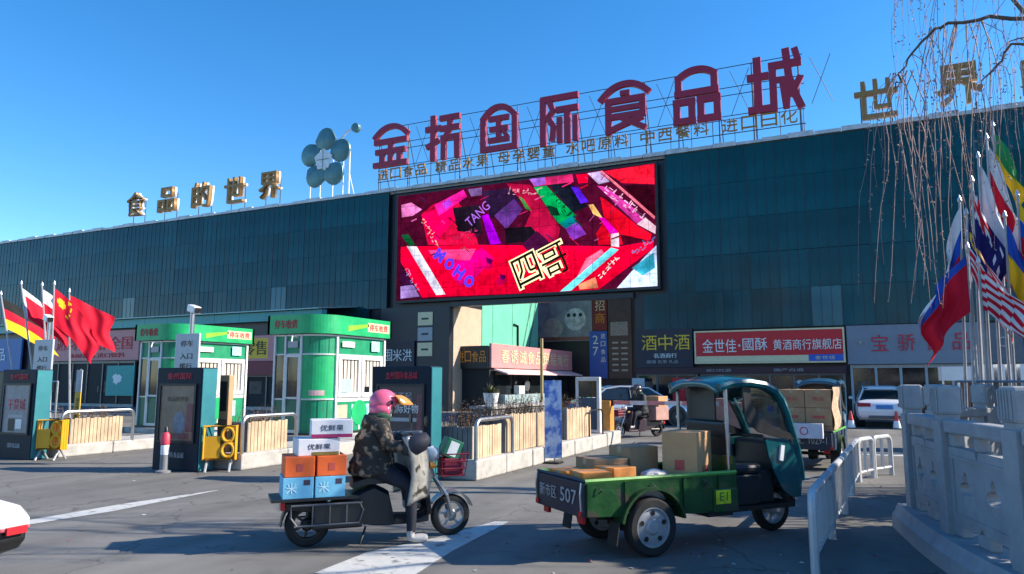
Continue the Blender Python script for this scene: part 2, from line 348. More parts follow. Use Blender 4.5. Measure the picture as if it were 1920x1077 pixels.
# ------------------------------------------------------------------ screen
LED = [
 ((255,0,55), [(-23.03,9.22),(-18.16,8.93),(-10.1,8.2),(-8.41,8.36),(-8.48,7.97),(-11.24,6.12),(-13.45,6.11),(-21.53,6.23),(-23.01,8.35)]),
 ((255,0,130), [(-19.78,8.12),(-17.79,8.73),(-17.04,8.09),(-18.15,7.16),(-19.09,6.72),(-19.68,7.34)]),
 ((255,60,130), [(-21.18,8.87),(-18.16,8.72),(-18.54,8.11),(-20.77,8.36)]),
 ((60,15,60), [(-23.01,8.08),(-21.58,6.23),(-22.96,6.23)]),
 ((150,120,190), [(-22.98,6.93),(-22.16,6.98),(-21.69,6.3),(-22.96,6.23)]),
 ((228,226,250), [(-22.62,9.23),(-21.95,9.15),(-20.03,6.33),(-20.62,6.32)]),
 ((10,90,50), [(-23.0,9.9),(-22.53,9.91),(-22.05,9.25),(-22.46,9.19)]),
 ((200,10,60), [(-21.68,10.98),(-20.82,11.52),(-19.34,11.53),(-18.56,10.41),(-17.98,8.92),(-21.19,9.16)]),
 ((255,0,90), [(-21.62,10.89),(-19.73,11.57),(-19.42,10.5),(-20.79,9.19),(-21.19,9.44)]),
 ((255,30,160), [(-20.82,11.43),(-18.96,12.08),(-18.71,11.68),(-20.51,10.78)]),
 ((190,60,230), [(-20.32,11.46),(-19.83,11.72),(-19.68,11.31),(-20.12,11.13)]),
 ((30,20,35), [(-19.63,11.13),(-17.99,11.13),(-17.79,9.49),(-19.32,9.8)]),
 ((225,120,190), [(-23.04,11.66),(-22.36,11.73),(-21.63,11.25),(-22.24,10.95),(-22.97,10.93)]),
 ((120,90,150), [(-18.67,12.07),(-17.81,12.09),(-17.81,11.66),(-18.47,11.65)]),
 ((45,25,60), [(-17.81,11.88),(-16.14,11.86),(-15.42,11.1),(-17.24,10.28)]),
 ((170,0,225), [(-17.8,10.51),(-17.42,10.56),(-16.64,8.89),(-17.28,8.87)]),
 ((105,55,150), [(-17.05,10.44),(-15.87,11.24),(-15.37,10.6),(-16.32,9.61)]),
 ((170,12,60), [(-16.32,12.13),(-14.88,11.88),(-13.25,9.41),(-13.43,8.58),(-15.42,9.28),(-14.89,10.39)]),
 ((20,15,25), [(-16.41,9.7),(-14.89,9.64),(-14.2,8.85),(-16.32,8.86)]),
 ((60,130,60), [(-15.6,11.37),(-15.33,11.18),(-14.84,10.46),(-15.2,10.62)]),
 ((20,25,40), [(-14.0,11.94),(-12.55,11.6),(-11.74,10.38),(-12.57,10.15)]),
 ((0,165,85), [(-14.72,11.73),(-14.0,11.73),(-13.32,10.96),(-12.37,9.97),(-13.0,9.39),(-13.42,9.75)]),
 ((10,60,40), [(-14.01,10.71),(-13.41,10.48),(-13.25,10.06),(-13.76,10.11)]),
 ((0,110,120), [(-13.25,9.65),(-12.57,9.99),(-12.29,9.64),(-12.92,9.3)]),
 ((125,50,175), [(-12.96,9.35),(-12.31,9.64),(-11.84,8.97),(-12.59,8.71)]),
 ((215,40,110), [(-14.97,12.3),(-12.55,12.17),(-12.47,11.75),(-14.7,11.77)]),
 ((150,90,200), [(-14.97,12.26),(-14.09,12.2),(-14.0,11.81),(-14.66,11.77)]),
 ((255,0,50), [(-12.34,12.1),(-11.68,12.08),(-11.72,11.62),(-12.22,11.64)]),
 ((85,30,225), [(-12.64,11.51),(-12.24,11.44),(-11.7,10.62),(-12.11,10.57)]),
 ((240,185,110), [(-11.7,10.46),(-11.45,10.47),(-10.94,9.67),(-11.46,9.96)]),
 ((255,10,45), [(-11.07,10.79),(-10.76,10.6),(-9.15,9.11),(-8.51,8.67),(-8.59,8.38),(-10.17,8.28),(-11.2,8.36),(-11.32,8.92),(-10.86,9.58)]),
 ((255,0,200), [(-11.18,9.77),(-10.86,9.7),(-10.2,8.94),(-10.48,8.73)]),
 ((242,222,240), [(-10.56,8.85),(-10.15,8.88),(-10.14,8.16),(-10.55,8.25)]),
 ((95,10,40), [(-10.08,8.81),(-8.71,8.39),(-9.94,8.26)]),
 ((225,60,170), [(-11.23,11.4),(-10.75,11.27),(-8.79,9.54),(-9.22,9.23)]),
 ((205,170,185), [(-9.22,9.23),(-8.79,9.52),(-8.25,9.03),(-8.32,8.66)]),
 ((60,8,28), [(-9.88,11.24),(-8.3,11.1),(-8.3,9.49)]),
 ((255,25,55), [(-10.86,12.1),(-8.27,12.16),(-8.3,11.13),(-9.91,11.37)]),
 ((212,185,240), [(-11.72,12.1),(-11.06,12.13),(-10.55,11.52),(-11.15,11.47)]),
 ((255,125,150), [(-11.08,12.13),(-10.94,12.14),(-8.31,9.53),(-8.34,9.38)]),
 ((255,110,150), [(-11.86,7.71),(-11.05,8.12),(-10.89,7.87),(-11.79,6.93),(-12.36,6.81)]),
 ((110,222,240), [(-13.28,6.11),(-10.55,8.17),(-10.16,8.03),(-12.68,6.14)]),
 ((250,150,110), [(-12.29,6.41),(-11.39,6.75),(-11.24,6.2),(-12.21,6.17)]),
 ((192,212,250), [(-10.29,6.13),(-8.88,7.57),(-8.21,8.1),(-8.24,6.09)]),
 ((60,190,225), [(-9.5,7.08),(-8.42,7.76),(-8.37,7.01),(-8.98,6.67)]),
 ((70,15,60), [(-15.38,8.7),(-14.54,9.37),(-13.94,8.83),(-13.77,8.41),(-14.89,8.18)]),
 ((90,0,90), [(-17.51,8.21),(-17.09,8.01),(-17.18,7.77),(-17.46,7.91)]),
 ((90,0,90), [(-16.68,7.24),(-16.32,7.13),(-16.41,6.89),(-16.63,6.95)]),
]

def led_mat():
    m = bpy.data.materials.new('led picture'); m.use_nodes = True; n = m.node_tree; L = n.links; n.nodes.remove(n.nodes['Principled BSDF'])
    a = n.nodes.new('ShaderNodeVertexColor'); a.layer_name = 'Col'; em = n.nodes.new('ShaderNodeEmission')
    tc = n.nodes.new('ShaderNodeTexCoord'); no = n.nodes.new('ShaderNodeTexNoise'); no.inputs['Scale'].default_value = 2.2; no.inputs['Detail'].default_value = 9; no.inputs['Roughness'].default_value = .75
    L.new(tc.outputs['Object'], no.inputs['Vector'])
    r = n.nodes.new('ShaderNodeMapRange'); r.inputs[1].default_value = .32; r.inputs[2].default_value = .68; r.inputs[3].default_value = .38; r.inputs[4].default_value = 1.3
    L.new(no.outputs[0], r.inputs[0])
    br = n.nodes.new('ShaderNodeTexBrick'); br.offset = 0; br.inputs['Scale'].default_value = 1; br.inputs['Mortar Size'].default_value = .016; br.inputs['Brick Width'].default_value = .96; br.inputs['Row Height'].default_value = .96
    br.inputs['Color1'].default_value = (1, 1, 1, 1); br.inputs['Color2'].default_value = (.9, .9, .9, 1); br.inputs['Mortar'].default_value = (.5, .5, .5, 1)
    mp = n.nodes.new('ShaderNodeMapping'); mp.inputs['Rotation'].default_value = (R(90), 0, 0); L.new(tc.outputs['Object'], mp.inputs[0]); L.new(mp.outputs[0], br.inputs['Vector'])
    mu = n.nodes.new('ShaderNodeMath'); mu.operation = 'MULTIPLY'; L.new(r.outputs[0], mu.inputs[0]); L.new(br.outputs['Color'], mu.inputs[1])
    L.new(a.outputs[0], em.inputs[0]); L.new(mu.outputs[0], em.inputs[1]); L.new(em.outputs[0], n.nodes['Material Output'].inputs[0])
    return m
LM = led_mat()
scr = thing('video_screen', 'huge lit video screen showing a red and magenta advert over the gateway', 'screen', (0, FY - .12, 0))
MB().box(LX0 - .12, LX1 + .12, -.08, .1, LZ0 - .14, LZ1 + .1).obj('housing', DARKSTEEL, scr)
pm = MB(); cols = []; rg_ = random.Random(21)
def lp(c, pts, y):
    pm.add([(x, y, z) for x, z in pts], [tuple(range(len(pts)))])
    for _ in pts: k_ = rg_.uniform(.45, 1.3); cols.append((*(v * k_ for v in lin(c)), 1))
lp((78, 10, 42), [(LX0, LZ0), (LX1, LZ0), (LX1, LZ1), (LX0, LZ1)], -.085)
def clamp(p): return (min(max(p[0], LX0), LX1), min(max(p[1], LZ0), LZ1))
for i, (c, q) in enumerate(LED): lp(c, [clamp(p) for p in q], -.088 - .0015 * i)
rr = random.Random(3)
for i in range(46):                                  # small broken detail of the moving picture
    x_ = rr.uniform(LX0 + .3, LX1 - .5); z_ = rr.uniform(8.6, LZ1 - .3) if i < 40 else rr.uniform(LZ0 + .2, 8.6)
    a_ = rr.choice((-.75, .85, -.7, .3)); l_ = rr.uniform(.2, .7); t_ = rr.uniform(.03, .08)
    dx, dz = math.cos(a_) * l_ / 2, math.sin(a_) * l_ / 2; ox, oz = -math.sin(a_) * t_ / 2, math.cos(a_) * t_ / 2
    if i >= 40 and rr.random() < .6: continue
    c = rr.choice([(120, 20, 60), (40, 10, 30), (230, 40, 110), (60, 30, 90), (200, 90, 160), (255, 20, 60), (20, 60, 60), (230, 160, 150), (150, 20, 80)])
    lp(c, [clamp((x_ + sx * dx + sy * ox, z_ + sx * dz + sy * oz)) for sx, sy in ((-1, -1), (1, -1), (1, 1), (-1, 1))], -.162 - .0002 * i)
def scrawl(x_, z_, a_, n_, h_, c):                    # blurred lettering nobody can read
    ca_, sa_ = math.cos(R(a_)), math.sin(R(a_))
    for i in range(n_):
        for j in range(4):
            u0, v0 = i * h_ * 1.1 + rr.uniform(0, h_ * .8), rr.uniform(-h_ / 2, h_ / 2); hor = rr.random() < .5
            du, dv = (h_ * rr.uniform(.3, .8), h_ * .13) if hor else (h_ * .13, h_ * rr.uniform(.3, .8))
            lp(c, [clamp((x_ + (u0 + p) * ca_ - (v0 + q) * sa_, z_ + (u0 + p) * sa_ + (v0 + q) * ca_)) for p, q in ((0, 0), (du, 0), (du, dv), (0, dv))], -.19 - .00003 * len(pm.f))
scrawl(-10.9, 11.25, -40, 7, .36, (255, 190, 225)); scrawl(-13.7, 11.3, -52, 6, .4, (5, 60, 45)); scrawl(-21.6, 10.7, -58, 7, .26, (255, 190, 170)); scrawl(-11.2, 6.7, 40, 6, .22, (235, 250, 255)); scrawl(-22.6, 7.9, -60, 5, .3, (150, 140, 210)); scrawl(-9.4, 7.6, 42, 4, .3, (40, 120, 190)); scrawl(-16.2, 11.6, -8, 7, .24, (240, 170, 190)); scrawl(-19.5, 9.4, 12, 6, .22, (200, 60, 120))
me = pm.mesh('picture', False); ca = me.color_attributes.new('Col', 'FLOAT_COLOR', 'POINT')
ca.data.foreach_set('color', [v for c in cols for v in c])
link('picture', me, LM, scr)
def em_mat(name, c, s=1):
    m = bpy.data.materials.new(name); m.use_nodes = True; n = m.node_tree; e = n.nodes.new('ShaderNodeEmission'); e.inputs[0].default_value = (*lin(c), 1); e.inputs[1].default_value = s
    n.links.new(e.outputs[0], n.nodes['Material Output'].inputs[0]); return m
def rot_front(a): return (Matrix.Rotation(R(a), 4, 'Y') @ Matrix.Rotation(R(90), 4, 'X')).to_euler()
EC, EK, EV = em_mat('led cream', (250, 235, 180)), em_mat('led black', (14, 16, 10)), em_mat('led violet', (70, 50, 210))
text('四', 1.55, 1.75, EC, scr, (-15.1, -.225, 7.35), rot_front(-22), ext=.002, bold=.055)
text('哥', 1.6, 1.8, EC, scr, (-13.55, -.225, 7.75), rot_front(-22), ext=.002, bold=.055)
text('四', 1.4, 1.6, EK, scr, (-15.1, -.232, 7.35), rot_front(-22), ext=.002, bold=.0)
text('哥', 1.45, 1.65, EK, scr, (-13.55, -.232, 7.75), rot_front(-22), ext=.002, bold=.0)
for i, ch in enumerate('MOHO'): text(ch, .62, .68, EV, scr, (-20.35 + i * .62, -.225, 8.5 - i * .52), rot_front(36), ext=.002, bold=.05)
text('TANG', 1.6, .55, em_mat('led mauve', (150, 90, 200)), scr, (-18.0, -.223, 10.6), rot_front(-38), ext=.002)
for px_, pz_ in ((-17.3, 7.72), (-16.6, 6.85)): text('✳', .5, .5, em_mat('led plum', (95, 0, 95)), scr, (px_, -.225, pz_), ext=.002)

# ------------------------------------------------------------------ rooftop lettering
MAROON = mat('maroon letter', (.32, .008, .042), .45, 0, .15, 1)
RIM = mat('letter rim', (.62, .6, .58), .5, .2, .1, 3)
RY = FY + .9
def strokes(S, w, h, m, parent, x0, z0, th, name='letter', dep=.22):
    """character drawn as polylines on a 10 x 10 grid; strokes are solid bars, each a hair further out"""
    b = MB()
    for k, st in enumerate(S):
        t = st[0] * th; pts = [(x0 + p[0] * w / 10, z0 + p[1] * h / 10) for p in st[1:]]
        y0 = -dep - .004 * (k + 1)
        L_ = []; Rr = []
        for i, p in enumerate(pts):
            a = pts[max(i - 1, 0)]; c = pts[min(i + 1, len(pts) - 1)]; d = Vector((c[0] - a[0], c[1] - a[1])).normalized(); nn = Vector((-d.y, d.x))
            if 0 < i < len(pts) - 1:
                d1 = (Vector(p) - Vector(a)).normalized(); nn *= 1 / max(.5, nn.dot(Vector((-d1.y, d1.x))))
            q = Vector(p)
            if i == 0: q = q - d * t * .35
            if i == len(pts) - 1: q = q + d * t * .35
            L_.append(q + nn * t / 2); Rr.append(q - nn * t / 2)
        for i in range(len(pts) - 1):
            b.prism([tuple(L_[i]), tuple(L_[i + 1]), tuple(Rr[i + 1]), tuple(Rr[i])], y0, -.004 * (k + 1))
    return b.obj(name, m, parent)
def AR(x0, z0, x1, z1, pk, n_=14): return [(x0 + (x1 - x0) * t, z0 + (z1 - z0) * t + (pk - (z0 + z1) / 2) * (1 - abs(2 * t - 1) ** 2.2)) for t in (i / n_ for i in range(n_ + 1))]
ARCH = AR(0, 7.2, 10, 7.4, 9.5)
J = {
 '金': [(1, *ARCH), (1, (.3, 6), (9.7, 6)), (1, (5, 6), (5, .5)), (1, (.8, 3.6), (9.2, 3.6)), (1, (2.4, 2.6), (2.4, 1.2)), (1, (7.8, 2.6), (7.8, 1.2)), (1, (.2, .5), (9.8, .5))],
 '桥': [(1.05, (2, 9.8), (2, .2)), (1, (.1, 7.2), (4, 7.2)), (.9, (.3, 3.2), (3.4, 4.3)), (1, (4.6, 9.3), (9.8, 9.3)), (1, (4.6, 6.9), (9.8, 6.9)), (.9, (7.2, 9.3), (7.2, 6.9), (6, 5)), (1, (5, 4.7), (9.6, 4.7), (9.6, .2)), (1, (5.4, 4.7), (5.4, .2))],
 '国': [(1, (.5, .4), (.5, 7.2)), (1, *AR(.5, 7.2, 9.5, 7.2, 9.5)), (1, (9.5, 7.2), (9.5, .4)), (1, (.5, .5), (9.5, .5)), (.9, (2.6, 7), (7.4, 7)), (.9, (2.9, 4.7), (7.1, 4.7)), (.9, (2.5, 2.3), (7.5, 2.3)), (.9, (5, 7), (5, 2.3)), (.7, (6.5, 3.9), (7.2, 3))],
 '际': [(1, (.6, 9.4), (9.8, 9.4)), (1, (.6, 9.4), (.6, 0)), (.9, (2.4, 8.8), (3.4, 6.8), (2, 5.4), (3.5, 3.4), (3.2, .8)), (1, (4.8, 6.8), (9.8, 6.8)), (1, (7.3, 6.8), (7.3, 0)), (.9, (5.2, 4.8), (5.2, .2)), (.9, (9.5, 4.8), (9.5, .2))],
 '食': [(1, *AR(-.8, 6.9, 10.6, 7.4, 9.5)), (.8, (4.4, 7.7), (5.8, 7.7)), (1, (1, 6.3), (1, .2)), (1, (1, 6.3), (9.3, 6.3)), (1, (9.3, 6.3), (9.3, 3)), (.8, (1, 4.7), (9.3, 4.7)), (.9, (1, 3.1), (9.3, 3.1)), (.9, (1, .4), (4, 1.2), (9, 2.4)), (.9, (4.6, 2.6), (9.6, .3))],
 '品': [(1, (1, 5.6), (1, 8.4)), (1, *AR(1, 8.3, 9, 8.5, 9.6)), (1, (9, 8.5), (9, 5.6)), (1, (.6, 5.5), (9.4, 5.5)), (1, (.2, 4), (4.2, 4)), (1, (.5, 4), (.5, .4)), (1, (3.9, 4), (3.9, .4)), (1, (.2, .5), (4.2, .5)), (1, (5.6, 4), (9.8, 4)), (1, (5.9, 4), (5.9, .4)), (1, (9.5, 4), (9.5, .4)), (1, (5.6, .5), (9.8, .5))],
 '城': [(1.1, (1.7, 9.3), (1.7, .6)), (1, (.1, 6.3), (3.4, 6.3)), (1, (.1, .6), (3.7, .6)), (1, (4.4, 7.8), (9.8, 7.8)), (1, (4.7, 7.8), (4.7, .3)), (.9, (4.7, 5.2), (7.1, 5.2), (7.1, .5)), (1.05, (7.4, 10), (7.8, 5.5), (8.8, 2.5), (9.8, .3)), (.9, (9.9, 5), (8.2, 2.4)), (.9, (9.2, 9.9), (9.6, 8.5))],
}
rs = thing('rooftop_sign', 'large maroon characters over a gold caption row on the roof', 'sign', (0, RY, 12.6))
LET = [('金', -25.7, 2.3, 14.45, 2.6), ('桥', -21.99, 2.15, 14.4, 2.62), ('国', -18.37, 2.2, 14.4, 2.66), ('际', -14.71, 2.1, 14.34, 2.66), ('食', -11.1, 2.2, 14.38, 2.7), ('品', -7.43, 2.2, 14.28, 2.85), ('城', -3.82, 2.3, 14.28, 2.85)]
for ch, x0, w_, z0, h_ in LET: strokes(J[ch], w_, h_, MAROON, rs, x0, z0 - 12.6, .33)
fr = MB()
for z in (14.5, 15.55, 15.95, 17.0): fr.tube([(-25.6, .22, z - 12.6), (-1.4, .22, z - 12.6)], .022, 5)
fr.tube([(-25.6, .1, 1.0), (-1.4, .1, .95)], .025, 5); fr.tube([(-25.6, .1, 1.72), (-1.4, .1, 1.66)], .02, 5)
for ch, x0, w_, z0, h_ in LET:
    for xx in (x0 + .1, x0 + w_ - .1):
        fr.tube([(xx, .2, -.05), (xx, .2, z0 + h_ * .95 - 12.6)], .035, 5); fr.tube([(xx, 1.7, -.05), (xx, .22, z0 + h_ * .7 - 12.6)], .025, 5)
for i in range(24): fr.tube([(-25.4 + i * 1.04, .1, -.05), (-25.4 + i * 1.04, .1, 1.7)], .018, 4)
for i in range(7):
    xx = -23 + i * 3.65; fr.tube([(xx, .24, 1.9), (xx + .9, .24, 4.2)], .015, 4); fr.tube([(xx + .9, .24, 1.9), (xx, .24, 4.2)], .015, 4)
fr.obj('frame', DARKSTEEL, rs)
cap = ['进口食品', '精品水果', '母孕婴童', '水吧原料', '中西餐料', '进口日化']
for gi, s_ in enumerate(cap):
    for i, ch in enumerate(s_): text(ch, .74, .66, GOLD, rs, (-25.1 + gi * 4.06 + i * .9, -.02, 1.38 - .012 * gi), ext=.1, bold=0, name='small_letter')
def gold_sign(label, chars, m=GOLD):
    t = thing('rooftop_sign', label, 'sign', (0, RY, 12.6))
    b = MB()
    for ch, xc, zc, s_ in chars:
        text(ch, s_, s_ * 1.02, m, t, (xc, -.02, zc - 12.6), ext=.22, bold=.008, name='letter')
        text(ch, s_ * 1.0, s_ * 1.02, RIM, t, (xc + .03, .16, zc - 12.59), ext=.16, bold=.014, name='letter_return')
        for dx in (-.35, .35): MB().tube([(xc + dx * s_, .25, -.05), (xc + dx * s_, .25, zc - 12.6 + s_ * .3)], .03, 5).obj('post', DARKSTEEL, t)
gold_sign('gold characters on the roof left of the round emblem', [(c, x_, z_, 1.75) for c, x_, z_ in (('食', -47.0, 14.5), ('品', -43.7, 14.48), ('的', -40.3, 14.45), ('世', -37.2, 14.42), ('界', -34.1, 14.4))])
gold_sign('gold characters on the roof right of the maroon ones', [('世', 1.55, 14.15, 1.75), ('界', 4.75, 14.25, 1.75), ('的', 7.85, 14.25, 1.75)])
# round emblem: petals round an open pentagon, with an arm
TEALM = mat('emblem teal', (.085, .2, .215), .45, .3, .45, 1.0)
lg = thing('roof_emblem', 'pale teal round emblem of five petals with a long arm', 'emblem', (-29.6, RY, 12.6))
cz = 3.0
for k_ in range(5):
    a = 90 + 72 * k_ ; cx_, cz_ = 1.3 * math.cos(R(a)), cz + 1.3 * math.sin(R(a))
    rg = []
    for f_, rr_ in ((0, .76), (.1, .73), (.18, .55), (.22, .02)):
        rg.append([(cx_ + rr_ * math.cos(R(a + q)) * (1.12 if math.cos(R(q)) < 0 else .95), -f_, cz_ + rr_ * math.sin(R(a + q))) for q in range(0, 360, 24)])
    MB().loft(rg).obj('petal', TEALM, lg, smooth=True)
MB().tube([(1.1, -.05, cz + 1.0), (1.75, -.1, cz + 1.55), (2.15, -.1, cz + 1.65)], .06, 6).obj('arm', WHITE, lg)
MB().lathe([(.0, -.2), (.28, -.18), (.3, 0), (.28, .1), (0, .1)], 14, (2.35, 0, cz + 1.68), 'y').obj('arm_tip', TEALM, lg)
pw = [(.72 * math.cos(R(90 + 72 * i)), cz - .1 + .72 * math.sin(R(90 + 72 * i))) for i in range(5)]
MB().prism(pw, -.27, -.2).obj('centre', mat('emblem pale', (.7, .72, .74), .4), lg)
MB().box(-.02, .02, -.29, -.272, cz - .65, cz + .5).obj('centre_bar', TEALM, lg); MB().box(-.5, .5, -.3, -.291, cz - .12, cz - .08).obj('centre_bar', TEALM, lg)
b = MB()
for dx in (-1.3, -.5, .5, 1.3): MB().tube([(dx, .15, -.05), (dx, .15, cz)], .035, 5).obj('post', WHITE, lg)
MB().tube([(1.75, .15, -.05), (1.75, .15, cz + .4)], .06, 6).obj('post', WHITE, lg); MB().tube([(1.75, 1, -.05), (1.75, .15, 2)], .03, 5).obj('brace', WHITE, lg)

# ------------------------------------------------------------------ shops along the hall
FRAMEM = mat('shop frame', (.12, .12, .13), .4, .5, .2, 5)
SHELF = mat('shop shelf', (.12, .09, .07), .7, 0, .6, 3)
def storefront(name, label, x0, x1, y, ztop, n, dark=GLASSD, depth=2.2, fm=FRAMEM):
    t = thing(name, label, 'shop window', (x0, y, 0)); w_ = x1 - x0; pw_ = w_ / n
    MB().box(0, w_, -.02, .06, 0, .18).obj('plinth', CONC, t)
    for i in range(n + 1): MB().box(i * pw_ - .05, i * pw_ + .05, -.06, .06, .18, ztop).obj('mullion', fm, t)
    MB().box(.05, w_ - .05, -.05, .05, ztop - .14, ztop - .002).obj('transom', fm, t)
    for i in range(n):
        if i == n // 2:
            d = MB().box(i * pw_ + .06, (i + 1) * pw_ - .06, -.01, .02, .18, ztop - .15).obj('door', dark, t)
            MB().tube([((i + .8) * pw_, -.06, .9), ((i + .8) * pw_, -.06, 1.3)], .018, 6).obj('handle', STEEL, d)
        else:
            MB().box(i * pw_ + .06, (i + 1) * pw_ - .06, 0, .02, .18, ztop - .15).obj('pane', dark, t)
            if i % 2 == 0: MB().box(i * pw_ + .2, (i + .75) * pw_, -.012, -.004, .9, 1.6).obj('window_poster', SHELF, t)
    return t
def board(name, label, x0, x1, y, z0, z1, m, texts, rot=None, rim=None, th=.12):
    t = thing(name, label, 'sign', (0, y, 0))
    MB().box(x0, x1, 0, th, z0, z1).obj('panel', m, t)
    if rim:
        MB().ring([(x0, z0), (x1, z0), (x1, z1), (x0, z1)], [(x0 + .07, z0 + .07), (x1 - .07, z0 + .07), (x1 - .07, z1 - .07), (x0 + .07, z1 - .07)], -.03, -.001).obj('rim', rim, t)
    for s_, xc, zc, w_, h_, mm in texts: text(s_, w_, h_, mm, t, (xc, -.004, zc), ext=.03, bold=0)
    return t
GREYS = mat('grey fascia', (.2, .22, .27), .5, 0, .12, 1)
NAVY = mat('navy fascia', (.012, .012, .03), .45, 0, .2, 1)
BURG = mat('burgundy fascia', (.05, .012, .022), .5, 0, .2, 1)
y_ = FY - .25
board('shop_sign', 'dark navy sign with yellow characters right of the gateway', -9.45, -6.72, y_, 2.25, 4.05, NAVY,
      [('酒', -8.75, 3.42, .72, .72, YEL), ('中', -7.98, 3.42, .66, .72, YEL), ('酒', -7.2, 3.42, .72, .72, YEL), ('名酒商行', -8.0, 2.8, 1.1, .22, WHITE), ('烟酒 名茶 礼品', -8.15, 2.52, 1.5, .16, GREYP)])
rsb = board('shop_sign', 'bright red shop sign with white characters and a pale rim', -6.62, -.3, y_ - .08, 2.4, 3.9, RED,
      [('金世佳', -5.5, 3.2, 1.5, .62, WHITE), ('·', -4.62, 3.2, .1, .1, WHITE), ('國酥', -3.95, 3.25, 1.05, .55, WHITE), ('黄酒商行旗舰店', -1.8, 3.2, 2.75, .46, WHITE)], rim=CREAM)
MB().box(-6.54, -.38, -.012, -.003, 2.48, 2.74).obj('lower_band', CREAM, rsb)
MB().box(-1.75, -.4, -.024, -.014, 2.48, 2.76).obj('blue_patch', BLUE, rsb)
text('金世佳', .8, .16, CREAM, rsb, (-1.1, -.026, 2.62), ext=.01)
board('shop_sign', 'grey sign with dull red characters above the white sedan', -.22, 4.55, y_, 2.32, 3.95, GREYS,
      [('宝', 1.02, 3.2, .62, .68, PINKRED), ('骄', 2.0, 3.2, .62, .68, PINKRED), ('食', 2.98, 3.2, .62, .68, PINKRED), ('品', 3.95, 3.2, .62, .68, PINKRED), ('❀', .3, 3.25, .3, .3, GREYP)])
board('shop_sign', 'grey sign with a small pale emblem behind the flags', 4.62, 6.0, y_, 2.32, 3.9, mat('slate fascia', (.12, .13, .16), .5), [('C', 5.3, 3.15, .3, .4, GREYP)])
board('shop_sign', 'teal and red sign at the far right of the hall', 6.06, 9.5, y_, 2.32, 3.9, mat('teal fascia', (.01, .2, .24), .5), [('超市', 7.6, 3.1, 1.4, .7, PINKRED)])
ew = board('shop_awning', 'burgundy awning band with small print under the red sign', -9.45, -.3, y_ + .05, 1.95, 2.24, BURG, [('进口红酒', -5.6, 2.1, 1.1, .13, GREYP), ('国产白酒', -2.6, 2.1, 1.2, .13, GREYP)])
storefront('glazed_shop', 'dark glazed wine shop front under the navy sign', -9.4, -6.6, FY + .0, 2.0, 3)
storefront('glazed_shop', 'dark glazed shop front under the red sign', -6.4, -.4, FY + .0, 2.0, 6)
storefront('glazed_shop', 'glazed shop front behind the white sedan', -.1, 4.5, FY + .0, 2.3, 5, fm=GREYP)
storefront('glazed_shop', 'glazed shop front behind the stone balustrade', 4.7, 9.4, FY + .0, 2.3, 4, fm=GREYP)
# row of lower shops left of the gateway
TEALC = mat('canopy teal', (.04, .28, .3), .4, .1, .15, 1)
ann = thing('shop_annex', 'low teal roofed row of shops along the hall behind the kiosks', 'building', (0, 31.2, 0))
MB().box(-66, -26, .1, 2.82, 0, 5.0).obj('wall', CLAD, ann)
for i in range(20): MB().box(-66 + i * 2, -64.02 + i * 2, -.35, .08, 4.98, 5.5).obj('fascia_panel', TEALC, ann)
MB().add([(-66.1, -.6, 5.52), (-26, -.6, 5.52), (-26, 2.8, 5.9), (-66.1, 2.8, 5.9), (-66.1, -.6, 5.58), (-26, -.6, 5.58), (-26, 2.8, 5.96), (-66.1, 2.8, 5.96)], [(0, 1, 2, 3), (7, 6, 5, 4), (0, 4, 5, 1), (2, 6, 7, 3), (1, 5, 6, 2), (0, 3, 7, 4)]).obj('roof', mat('canopy roof', (.25, .42, .42), .4, .2), ann)
PINK = mat('pink fascia', (.62, .24, .24), .5, 0, .1, 1)
ps = board('shop_sign', 'long pink sign with red characters behind the red flags', -49.5, -40.6, 31.0, 2.95, 4.85, PINK,
      [('进口零食', -47.2, 4.05, 3.0, .85, PINKRED), ('品·全国', -43.0, 4.05, 3.6, .85, PINKRED), ('休闲食品 进口饮料', -44.6, 3.28, 5.5, .3, PINKRED)])
board('shop_sign', 'blue shop panel at the left edge behind the German flag', -58.5, -52.6, 31.0, 2.3, 4.6, mat('blue fascia', (.05, .16, .42), .5), [('食品', -55.5, 3.5, 2.2, .9, WHITE)])
ys = board('shop_sign', 'yellow and pink sign seen between the two kiosks', -34.2, -29.4, 31.0, 2.75, 4.2, PINK, [('批发零售', -31.8, 3.5, 3.6, .8, mat('sign black', (.03, .03, .02), .5))])
MB().box(-33.9, -29.9, -.003, -.0, 2.9, 4.05).obj('panel', YEL, ys)
board('shop_awning', 'dull red awning under the yellow sign', -34.2, -28.9, 30.85, 1.95, 2.72, mat('awning red', (.25, .04, .05), .6), [])
storefront('glazed_shop', 'dark shop front under the long pink sign', -50, -41, 31.15, 2.9, 6, dark=DARKIN)
pp = thing('window_sheet', 'turquoise sheet with a white blot in the shop under the pink sign', 'poster', (0, 31.1, 0))
MB().box(-43.5, -40.9, -.06, -.02, .7, 2.6).obj('sheet', mat('turquoise', (.01, .33, .3), .5), pp)
MB().prism([(-42.5 + .55 * math.cos(R(a)) * (.75 + .25 * math.sin(a)), 1.75 + .38 * math.sin(R(a)) * (.8 + .2 * math.cos(a * 2))) for a in range(0, 360, 20)], -.075, -.06).obj('print', WHITE, pp)
storefront('glazed_shop', 'dark shop front seen between the two kiosks', -40.5, -27, 31.15, 2.0, 9, dark=DARKIN)
bb = board('shop_sign', 'small black sign with white characters beside the gateway plaques', -24.35, -22.0, FY - .2, 2.3, 3.85, NAVY, [('囤', -23.75, 3.05, .6, .66, WHITE), ('米', -23.1, 3.05, .6, .66, WHITE), ('洪', -22.45, 3.05, .6, .66, WHITE)])
